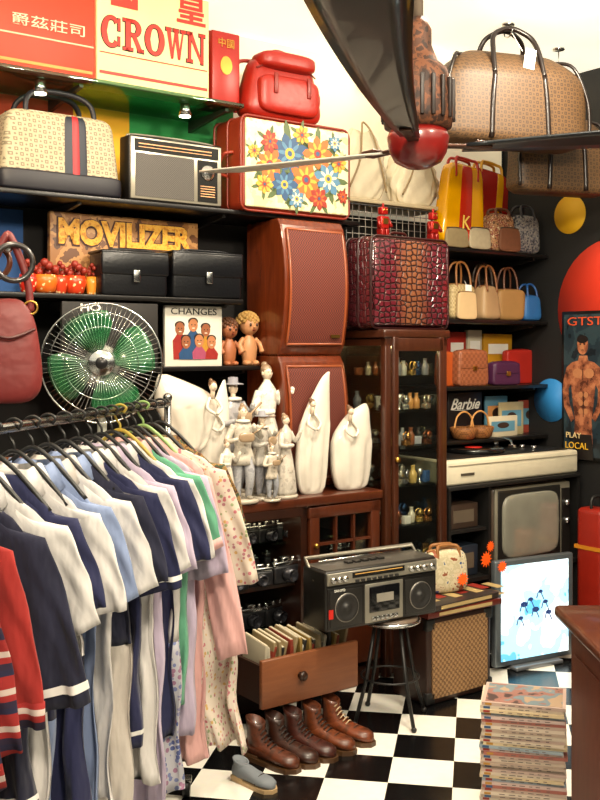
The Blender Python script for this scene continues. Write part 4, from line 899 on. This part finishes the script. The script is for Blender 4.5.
for k in range(24):
    c=R.choice(['#a8a08c','#807050','#2c2824','#7a2c1c','#8a7038','#3a4a58','#b0aa9c','#1c1a18']);x=-W/2+.05+k*(W-.10)/23
    b=B();h=R.uniform(.17,.22);b.box((0,0,h/2),(.013,.15,h),bev=.002);b.box((0,0,h/2+.002),(.009,.146,h),1)
    q=solo('book','upright %s book in drawer'%('dark' if c in('#2c2824','#3a4a58','#1c1a18') else 'pale' if c in('#a8a08c','#b0aa9c','#807050') else 'coloured'),'book',b,[mat(c,.5),mat('#b8af98',.7)],Vector(l)+Vector((x*CA+.03*SA,x*SA-.03*CA,.028)),A,'books in the drawer');q.rotation_euler=(.12,.16*math.sin(k*2),A)
def boot(x,y,rot,c,lab,s=.82,low=False):
    o=thing('ankle_boot' if not low else 'shoe',lab,'boot' if not low else 'shoe',(x,y,0),rot,'leather boots on floor');o.scale=(s,s,s)
    lm=mat(c,.4,coat=.2,kind='patch',scale=22,bump=0,cs=[c,'#%02x%02x%02x'%tuple(min(255,int(int(c[i:i+2],16)*1.2)) for i in (1,3,5)),c,'#%02x%02x%02x'%tuple(int(int(c[i:i+2],16)*.8) for i in (1,3,5))]) if not low else mat(c,.7);rings=[]
    for X,wd,h in ((-.075,.028,.07),(-.07,.036,.085),(-.03,.04,.085),(.02,.042,.08),(.07,.045,.066),(.11,.05,.058),(.15,.05,.054),(.18,.038,.046),(.197,.012,.03)):
        rings.append([Vector((X,wd*math.cos(2*PI*j/20),.014+h*(.5+.5*math.sin(2*PI*j/20)))) for j in range(20)])
    b=B();b.loft(rings)
    k=.6 if low else .95
    rings=[[Vector((cx_+rx*math.cos(2*PI*j/18),ry*math.sin(2*PI*j/18),z*k-(.012*math.cos(2*PI*j/18) if z>.1 else 0))) for j in range(18)] for z,cx_,rx,ry in ((.05,-.015,.060,.037),(.08,-.018,.058,.040),(.12,-.028,.049,.038),(.16,-.036,.045,.037),(.182,-.038,.048,.040),(.184,-.038,.040,.033),(.12,-.03,.036,.028))]
    b.loft(rings);part(o,'upper',b,lm)
    b=B();out=[(-.084,0),(-.077,.035),(-.02,.039),(.05,.045),(.12,.054),(.17,.049),(.204,.018),(.204,-.018),(.17,-.049),(.12,-.054),(.05,-.045),(-.02,-.039),(-.077,-.035)]
    b.prism(out,0,.02,M=Matrix(((1,0,0,0),(0,0,1,0),(0,1,0,0),(0,0,0,1))));b.box((-.04,0,.016),(.08,.072,.032),bev=.003);part(o,'sole',b,mat('#4a3018' if not low else '#b89a70',.5))
    if not low:
        for k in range(6):
            X=.066-.016*k if k<4 else .018-.008*(k-3);Z=.083+.010*k if k<4 else .113+.018*(k-3);b=B();b.tube(cr([(X,-.024,Z-.008),(X+.004,0,Z+.006),(X-.004,.024,Z-.006)],3),.0032,5);part(o,'lace',b,mat('#b09878',.6) if c=='#5a2c16' else mat('#1a0e08',.6))
    b=B();b.tube(cr([(.105,-.05,.03),(.108,-.03,.062),(.112,0,.074),(.108,.03,.062),(.105,.05,.03)],4),.0025,5);part(o,'toe_seam',b,mat('#2a140a',.5))
for px,py,c,lb in ((262,768,'#482210','brown leather lace-up boot'),(281,763,'#2c140a','dark brown leather ankle boot'),(299,757,'#34140c','dark oxblood leather boot'),(318,750,'#542812','reddish tan leather lace-up boot'),(337,742,'#5a2c16','tan leather lace-up boot at end of row')):
    Y=1500/(py-350)+.06;boot((px-300)/1000*Y,Y,math.radians(-38),c,lb,.84)
Y=1500/(790-350)+.06;boot((246-300)/1000*Y,Y,math.radians(-40),'#70767c','blue grey suede shoe with tan sole',.66,True)
# ---------- magazine stack
mx_,my_=.70,3.13;z=0.001;cols=['#c4b4a0','#b49c90','#bcae9c','#a89484','#ccbcaa','#b09a8c','#9c5c50','#c0a8a0','#8c98a0','#c8b490']
for k in range(42):
    th=.0097;b=B();w_,d_=.25,.19
    b.box((0,0,th/2),(w_-.006,d_-.004,th-.003),1)
    b.box((0,0,.0008),(w_,d_,.0016));b.box((0,0,th-.0008),(w_,d_,.0016));b.box((0,-d_/2,th/2),(w_,.002,th))
    r2=random.Random(k)
    b.box((-w_*.42,-d_/2-.0012,th/2),(.02,.0008,th*.7),2)
    for q in range(6): b.box((-w_*.25+q*.026+r2.uniform(0,.008),-d_/2-.0012,th/2),(r2.uniform(.008,.02),.0008,th*.22),3)
    lab='glossy magazine with printed spine in tall stack' if k<41 else 'magazine with picture cover on top of stack'
    if k==41: b.box((0,0,th+.0005),(w_*.92,d_*.9,.001),4)
    solo('magazine',lab,'magazine',b,[mat(cols[k%10],.35),mat('#d0c4b4',.7),mat(('#8a2a20','#2a4a70','#a8782c')[k%3],.5),mat('#5c504c',.5),mat('#6a4a3a',.4,kind='patch',cs=['#4a3a38','#8a6258','#6a7a80','#a08870'],scale=14)],(mx_+r2.uniform(-.005,.005),my_+r2.uniform(-.005,.005),z),math.radians(-14)+r2.uniform(-.03,.03),'stack of magazines');z+=th+.0003
# ---------- right counter
o=thing('shop_counter','reddish brown wooden counter with overhanging top','counter',(1.12,2.63,0),0)
BRC=mat('#3c170a',.5,kind='wood',c2='#68301a',scale=5,vec=(6,6,.8))
b=B();b.box((0,0,.36),(.68,.5,.72),bev=.006);part(o,'body',b,BRC)
b=B();b.box((0,0,.74),(.76,.58,.035),bev=.012);part(o,'counter_top',b,DBW)
b=B();b.box((-.342,0,.36),(.008,.4,.56),bev=.003);b.box((-.345,0,.09),(.012,.5,.1),bev=.004);part(o,'side_panel',b,BRC)
b=B();b.box((0,0,.015),(.3,.22,.03),bev=.003);solo('ledger','closed dark ledger book on counter','book',b,mat('#2a1c18',.5),(.98,2.62,.758),.2)
# ---------- clothes rack
RZ=1.32
def rx(Y): return -.8+.2207*(Y-1.75)
rr=thing('clothes_rack','chrome rail clothes rack crowded with shirts','clothes rack',(rx(2.5),2.5,0),0)
def rl(Y,z=RZ): return (rx(Y)-rx(2.5),Y-2.5,z)
DCH=mat('#8a8a88',.25,1)
b=B();b.cyl(rl(1.45),rl(3.36),.012);part(rr,'rail',b,DCH)
for Y in (1.45,3.36):
    b=B();x,y,_=rl(Y);b.cyl((x,y,.06),(x,y,RZ+.02),.012);b.ell((x,y,RZ+.02),.016,10);part(rr,'post',b,DCH)
    b=B();b.cyl((x-.2,y,.06),(x+.08,y,.06),.013);part(rr,'foot',b,DCH)
    for sx in (-1,.35):
        b=B();b.cyl((x+sx*.18-.012,y,.026),(x+sx*.18+.012,y,.026),.026,seg=14);part(rr,'castor',b,BLK)
RA=math.atan2(-.2207,1)
gi=[0]
def hanger(Y,rot,m):
    o=thing('clothes_hanger','%s clothes hanger hooked on rail'%('black plastic' if m==BLK else 'coloured plastic'),'hanger',(rx(Y),Y,RZ),rot,'hangers on the rail')
    b=B();P=[(.012,0,-.005),(.02,0,.010),(.0,0,.019),(-.02,0,.008),(-.014,0,-.02),(0,0,-.04),(0,0,-.06)]
    b.tube(cr(P,4),.004,6);part(o,'hook',b,m)
    b=B();b.tube(cr([(-.14,0,-.178),(-.095,0,-.128),(-.05,0,-.085),(0,0,-.056),(.05,0,-.085),(.095,0,-.128),(.14,0,-.178)],4),.006,8);b.tube([(-.135,0,-.178),(.135,0,-.178)],.004,6);part(o,'bar',b,m)
def garment(Y,m,L=.72,sl=.26,hw=.172,name='shirt',lab='shirt',cuff=None,collar=None,placket=None,rot=0,m2=None,split=None,flare=0,tag=None,hm=None,spread=.07,neck=.058,sw=.070,st=None,ruff=0,fold=1.25):
    gi[0]+=1;ph=gi[0]*1.7;rr_=random.Random(gi[0]);rot=RA+rot+rr_.uniform(-.09,.09)
    hanger(Y,rot,hm or BLK)
    o=thing(name,lab,'clothing',(rx(Y),Y,RZ),rot,'garments on the rack')
    n=128;f1=rr_.uniform(38,52);f2=rr_.uniform(80,105);dr=rr_.uniform(-.02,.02);tl=rr_.uniform(-.03,.03);dl=rr_.uniform(-.012,.012)
    def ring(z,a,d,v):
        P=[];zq=-z-.25
        for j in range(n):
            t=2*PI*j/n;ct=math.cos(t);x=a*math.copysign(abs(ct)**.9,ct);y=d*math.sin(t)
            fr=1 if math.sin(t)>0 else -1
            y+=fold*v*(.010*math.sin(f1*x+ph+3.5*zq*math.sin(ph))+.006*math.sin(f2*x+2*ph-6*zq+fr)+.003*math.sin(170*x+ph+11*zq))
            u_=zq-.02-abs(x)*.6
            y+=fold*v*.007*math.sin(60*u_+ph)*math.exp(-(u_*7)**2)
            x+=v*(dr*zq+.004*math.sin(zq*22+ph)*min(1,max(0,zq*4)))
            P.append(Vector((x,y,z+x*tl*v+dl*v*.5+.004*v*math.sin(30*x+ph))))
        return P
    prof=[(-.100,neck,.017,0),(-.106,neck+.008,.018,0),(-.13,neck+.034,.018,.1),(-.165,hw*.78,.016,.2),(-.195,hw*.93,.015,.35),(-.24,hw*.98,.015,.6),(-.3,hw*.95,.016,.9)]
    k=24
    for i in range(1,k+1):
        f=i/k;z=-.3-(L-.22)*f;prof.append((z,hw*(.93+.05*f)+flare*f,.016+.006*f+flare*.2*f,.95+.5*f+ruff*f))
    rings=[ring(*p) for p in prof]
    if split:
        i0=next(i for i,p in enumerate(prof) if p[0]<=-split)
        b=B();b.loft(rings[:i0+1],cap=True);part(o,'body',b,m);b=B();b.loft(rings[i0:],cap=True);part(o,'lower_panel',b,m2)
    else:
        b=B();b.loft(rings);part(o,'body',b,m)
    if st:
        b=B();i0=len(prof)-3;p0,p1=prof[i0],prof[i0+1]
        sr=lambda p,e:ring(p[0]+e,p[1]*1.006,p[2]*1.08,p[3]);b.loft([sr(p0,0),sr(p0,-.012)],cap=False);part(o,'hem_stripe',b,st)
    if sl>0:
        for sx in (-1,1):
            dx,dz=spread,-sl;Ln=math.hypot(dx,dz);dx/=Ln;dz/=Ln
            def sring(f,ex=1,ed=1):
                cx_=hw*.80+spread*f+.010*math.sin(f*3.1);cz_=-.205-sl*f;a=sw*(.96+.06*f+.03*math.sin(f*8+ph))*ex;d=(.012+.004*f)*ed
                P=[]
                for j in range(40):
                    t=2*PI*j/40;q=a*math.copysign(abs(math.cos(t))**.8,math.cos(t))
                    y=d*math.sin(t)+1.25*(.006*math.sin(70*q+ph+f*5)+.0035*math.sin(140*q-f*11+ph))*min(1,f*2.2)+.006*math.sin(f*13+q*30+ph)*(1-f)
                    P.append(Vector((sx*(cx_-q*dz),y,cz_+q*dx+.004*math.sin(50*q+ph)*f)))
                return P
            R0=[Vector((sx*(hw*.60+.03*math.cos(2*PI*j/40)),.013*math.sin(2*PI*j/40),-.164-.022*math.cos(2*PI*j/40))) for j in range(40)]
            b=B();b.loft([R0]+[sring(f) for f in (0.04,.12,.2,.28,.36,.44,.52,.6,.68,.76,.84,.92,1)]);s_=part(o,'sleeve',b,m)
            if cuff:
                b=B();b.loft([sring(.87,1.03,1.25),sring(.92,1.03,1.25)] if cuff==WHS else [sring(.87,1.03,1.25),sring(1.005,1.03,1.25)],cap=cuff!=WHS);part(s_,'cuff',b,cuff)
    if collar:
        for sx in (-1,1):
            b=B();b.loft([[Vector((sx*x,y,z-.004)) for x,y,z in r] for r in ([(.0,.024,-.085),(.0,.030,-.087),(.0,.038,-.125),(.0,.033,-.125)],[(neck+.002,.008,-.078),(neck+.010,.010,-.080),(neck+.042,.01,-.132),(neck+.034,.01,-.132)],[(neck*.7,-.026,-.097),(neck*.7,-.033,-.099),(neck+.022,-.036,-.160),(neck+.016,-.030,-.156)],[(.010,-.026,-.155),(.010,-.033,-.157),(.034,-.042,-.215),(.032,-.035,-.21)])]);part(o,'collar',b,collar)
    if placket:
        b=B();b.box((0,-.036,-.13-L*.3),(.026,.006,L*.45),bev=.002);part(o,'placket',b,placket)
        for k_ in range(5):
            b=B();b.cyl((0,-.038,-.2-.08*k_),(0,-.043,-.2-.08*k_),.006,seg=10);part(o,'button',b,mat('#6a5a50',.4))
    if tag:
        b=B();b.box((hw*.92,-.04,-.22-sl*.8),(.036,.003,.07),bev=.001,M=Matrix.Rotation(.02*gi[0],4,'Z'));part(o,'price_tag',b,tag)
    return o
cl=lambda c,**k: mat(c,.88,bump=1,scale=9,sheen=.1,vec=(2.6,2.6,.9),bd=.015,**k)
WH=cl('#ccc8c6');WHS=mat('#e4e2de',.85);CRM=cl('#bcb4ac');NV=cl('#161830');NV2=cl('#1a1e44');RDc=cl('#94201a');PK=cl('#d0a09c');LB=cl('#7c8cb0');LIL=cl('#b0a2b8')
GRNc=cl('#5a9a7c')
GH=mat('#7f9c5a',.35);YH=mat('#a89038',.35)
KN=mat('#8a1f28',.9,kind='stripes',scale=15,vec=(0,0,1),cs=['#241830','#8c1e1c','#b8a8a0','#8c1e1c','#8c1e1c','#1c1a38'])
VS=mat('#b4b0ac',.9,kind='stripes',scale=60,vec=(1,0,0),c2='#6a7090',thr=.3)
FL=mat('#dccfc0',.85,kind='dots',c2='#d84a5a',cs=['#c4707c','#d0a868','#9aa87c','#d09a98','#b07480'],scale=62,thr=.34,alpha=.8)
FL2=mat('#a8a8b0',.85,kind='dots',c2='#d84a5a',cs=['#4a5484','#8080a0','#8e6680','#687098'],scale=60,thr=.42)
garment(1.70,VS,name='shirt',lab='pale vertically striped long shirt',L=.95,sl=.3)
garment(1.79,KN,name='jumper',lab='striped red and navy knitted jumper on hanger',L=.84,sl=.40)
garment(1.88,KN,name='jumper',lab='red knitted top with dark bands',L=.86,sl=.36)
garment(1.97,RDc,name='polo_shirt',lab='red polo shirt with dark striped cuffs',L=.74,sl=.34,cuff=KN,collar=RDc,hm=GH,placket=RDc)
garment(2.07,NV,name='polo_shirt',lab='navy polo shirt with white piped sleeve edges',L=.70,sl=.34,hw=.185,cuff=WHS,collar=NV,spread=.10,st=WHS,tag=mat('#c86a5a',.5))
garment(2.16,WH,name='shirt',lab='white short sleeved shirt with collar',L=.8,sl=.22,hw=.19,collar=WH,placket=WH)
garment(2.25,NV2,name='dress',lab='long navy dress with pale blue lower half',L=1.0,sl=.2,split=.6,m2=LB)
garment(2.34,WH,name='polo_shirt',lab='white polo shirt with navy panel and tag',L=.85,sl=.22,hw=.19,collar=WH,split=.5,m2=NV2,tag=TAG)
garment(2.43,LB,name='shirt',lab='pale blue shirt with long tail',L=1.0,sl=.22,collar=LB)
garment(2.51,WH,name='blouse',lab='off-white blouse with soft collar',L=.86,sl=.22,hw=.19,collar=CRM)
garment(2.60,NV,name='shirt',lab='navy short sleeved shirt with pale collar',L=.95,sl=.22,collar=LB,hw=.185,split=.55,m2=CRM)
garment(2.68,NV2,name='polo_shirt',lab='navy polo shirt with white cuff bands',L=.78,sl=.25,hw=.195,cuff=WHS,collar=WH,tag=TAG,st=WHS)
garment(2.76,WH,name='shirt',lab='white short sleeved shirt beside navy polo',L=.9,sl=.22,hw=.195,collar=WH,tag=TAG)
garment(2.83,LIL,name='shirt',lab='pale lilac short sleeved shirt',L=1.02,sl=.24,hw=.19,collar=LIL)
garment(2.90,NV2,name='shirt',lab='dark blue shirt with white collar',L=.85,sl=.23,hw=.195,collar=WH,tag=TAG)
garment(2.96,WH,name='blouse',lab='white blouse with small blue patterned skirt panel',L=1.03,sl=.23,hw=.20,split=.65,m2=FL2,hm=YH)
garment(3.02,GRNc,name='shirt',lab='mint green shirt with pink trim',L=.8,sl=.22,hw=.20,collar=PK,cuff=PK)
garment(3.08,LIL,name='blouse',lab='mauve blouse with soft sleeves',L=.9,sl=.3,hw=.205)
garment(3.14,PK,name='blouse',lab='pink blouse with long sleeves',L=1.02,sl=.56,hw=.21,spread=.12,hm=GH,sw=.05)
garment(3.21,FL,name='dress',lab='sheer cream floral print ruffled dress',L=.98,sl=.36,hw=.225,spread=.11,flare=.04,ruff=2.0,sw=.064,fold=1.6)
garment(3.29,mat('#b8a070',.85,kind='patch',cs=['#4a2c1c','#8a6a3c','#3a4630','#7a2c22'],scale=40),name='blouse',lab='brown paisley print blouse at end of rail',L=.45,sl=.2,hw=.19,rot=.1)
# red handbag hanging on left
RBg=mat('#742624',.5,bump=.6,scale=14,bd=.01)
Y=2.75;X=(8-300)/1000*Y;zb=1.5+(350-402)/1000*Y;zt=1.5+(350-232)/1000*Y
o=thing('handbag','dusty red leather shoulder bag hanging by strap','handbag',(X,Y,zb),.3)
H=zt-zb
b=B();b.sup((0,0,.14),(.21,.09,.29),.62,taper=.36,e2=.7);part(o,'body',b,RBg)
b=B();b.tube(cr([(-.07,-.036,.2),(0,-.047,.175),(.07,-.036,.2)],5),.005,6);part(o,'seam',b,mat('#4a1414',.4))
b=B();b.tube(cr([(-.06,0,.25),(-.05,0,.34),(-.01,0,H-.02),(.01,0,H-.02),(.05,0,.34),(.06,0,.25)],6),.011,8);part(o,'strap',b,RBg)
for sx in (-1,1):
    b=B();b.ring((sx*.06,-.01,.26),.018,.003,seg=16,ts=6);part(o,'ring',b,GOLD)
zz0=zb+H
b=B();b.tube([(0,0,.0),(-1.0,.65,0.0)],.008,8);b.ell((0,0,0),.013,10)
solo('hanging_rod','chrome display rod holding shoulder bags','rod',b,CHR,(X,Y,zz0-.045),0)
for dx,rd,c in ((-.03,.045,'#5a2c18'),(.04,.05,'#2a2422'),(-.09,.05,'#7a2c1c'),(-.15,.055,'#3a3430')):
    b=B();b.ring((0,0,-rd),rd,.008,seg=28);q=solo('bangle','round dark bag handle hoop hanging on rod','bangle',b,mat(c,.3,coat=.4),(X-.02+dx,Y+.013-dx*.65,zz0-.035),.2+dx*5,'hoops hanging on rod')
# ---------- ceiling fan
hx,hy,hzv=.295,2.5,2.0
o=thing('ceiling_fan','old ceiling fan with rusty brown motor and dark blades','ceiling fan',(hx,hy,ZC),0)
dz=hzv-ZC
b=B();b.lathe([(0,-.05),(.03,-.045),(.058,-.03),(.072,-.005),(.078,.03),(.07,.05),(0,.05)],c=(0,0,dz),seg=32);part(o,'hub_cap',b,mat('#741410',.3,coat=.5))
RU=mat('#4a2c1c',.6,.3,kind='patch',cs=['#24120b','#462818','#643a22','#341d12'],scale=34)
b=B();b.lathe([(.06,.045),(.084,.055),(.088,.08),(.084,.16),(.072,.2),(.05,.22),(.034,.26),(.034,.3),(.018,.33),(0,.33)],c=(0,0,dz),seg=32);part(o,'motor',b,RU)
for k in range(20):
    b=B();a=2*PI*k/20;b.box((0,0,0),(.010,.010,.10),bev=.002,M=Matrix.Translation((.088*math.cos(a),.088*math.sin(a),dz+.12))@Matrix.Rotation(a,4,'Z'));part(o,'rib',b,mat('#1e110b',.5))
b=B();b.cyl((0,0,dz+.32),(0,0,-.08),.013);part(o,'down_rod',b,mat('#8a7a6a',.4,.4))
b=B();b.lathe([(.02,-.12),(.05,-.09),(.075,-.03),(.075,0),(0,0)],seg=28);part(o,'canopy',b,mat('#e9dcc8',.4))
BLm=mat('#0f161c',.3,.2,coat=.3)
for k,(ang,Lb,pd,swp) in enumerate(((254,1.0,-6,.06),(126,.98,-6,0),(8,.98,-9,0))):
    a=math.radians(ang);rings=[]
    for i in range(17):
        f=i/16;r=.12+(Lb-.12)*f;hwid=.024+.078*f**.85
        if f>.9: hwid*=math.sqrt(max(.02,1-((f-.9)/.1)**2))
        z=.01+.075*f;pt=math.radians(pd)
        P=[]
        for q,s_ in ((-1,1),(-.5,1.2),(0,1.4),(.5,1.2),(1,1),(1,-1),(.5,-.8),(0,-.6),(-.5,-.8),(-1,-1)):
            P.append(Vector((r,swp*f*f+q*hwid*math.cos(pt),z+q*hwid*math.sin(pt)+.003*s_)))
        rings.append(P)
    b=B();b.loft(rings);bl=part(o,'blade',b,mat('#c8c4b8',.45,.2) if k==1 else BLm,loc=(0,0,dz),rot=(0,0,a))
    b=B();b.box((.12,0,.012),(.14,.03,.008),bev=.003);b.box((.17,0,.02),(.05,.05,.008),bev=.003);part(bl,'blade_arm',b,mat('#4a2c1e',.35,.5))
# ---------- camera
cam=bpy.data.cameras.new('Camera');co=bpy.data.objects.new('Camera',cam);COL.objects.link(co)
co.location=(0,0,HC);co.rotation_euler=(PI/2,0,0);cam.sensor_fit='VERTICAL';cam.sensor_height=24;cam.lens=24*F/800;cam.shift_y=-50/800;cam.clip_start=.05
bpy.context.scene.camera=co
# ---------- lights
def area(loc,tgt,size,p,c=(1,.87,.68)):  # area lamps added to light the shop, not real fixtures
    l=bpy.data.lights.new('lamp','AREA');l.size=size;l.energy=p;l.color=c;o=bpy.data.objects.new('added_light',l);o.location=loc
    o.rotation_euler=(Vector(tgt)-Vector(loc)).to_track_quat('-Z','Y').to_euler();COL.objects.link(o)
area((.3,.5,2.85),(.2,4,1.2),.3,74);area((.5,3.1,2.95),(.6,3.6,0),.25,58);area((-.9,2.7,2.95),(-.8,4,1.8),.25,30,(1,.76,.5));area((1.2,4.0,2.95),(1.0,5,1.2),.2,28,(1,.86,.66))  # first lamp is added front fill, out of view above the camera
area((1.3,1.6,2.85),(.6,4.8,1.0),.2,34)
w=bpy.data.worlds.new('World');bpy.context.scene.world=w;w.use_nodes=True;w.node_tree.nodes['Background'].inputs[0].default_value=(1,.84,.64,1);w.node_tree.nodes['Background'].inputs[1].default_value=.08
vs=bpy.context.scene.view_settings
vs.view_transform='Standard'
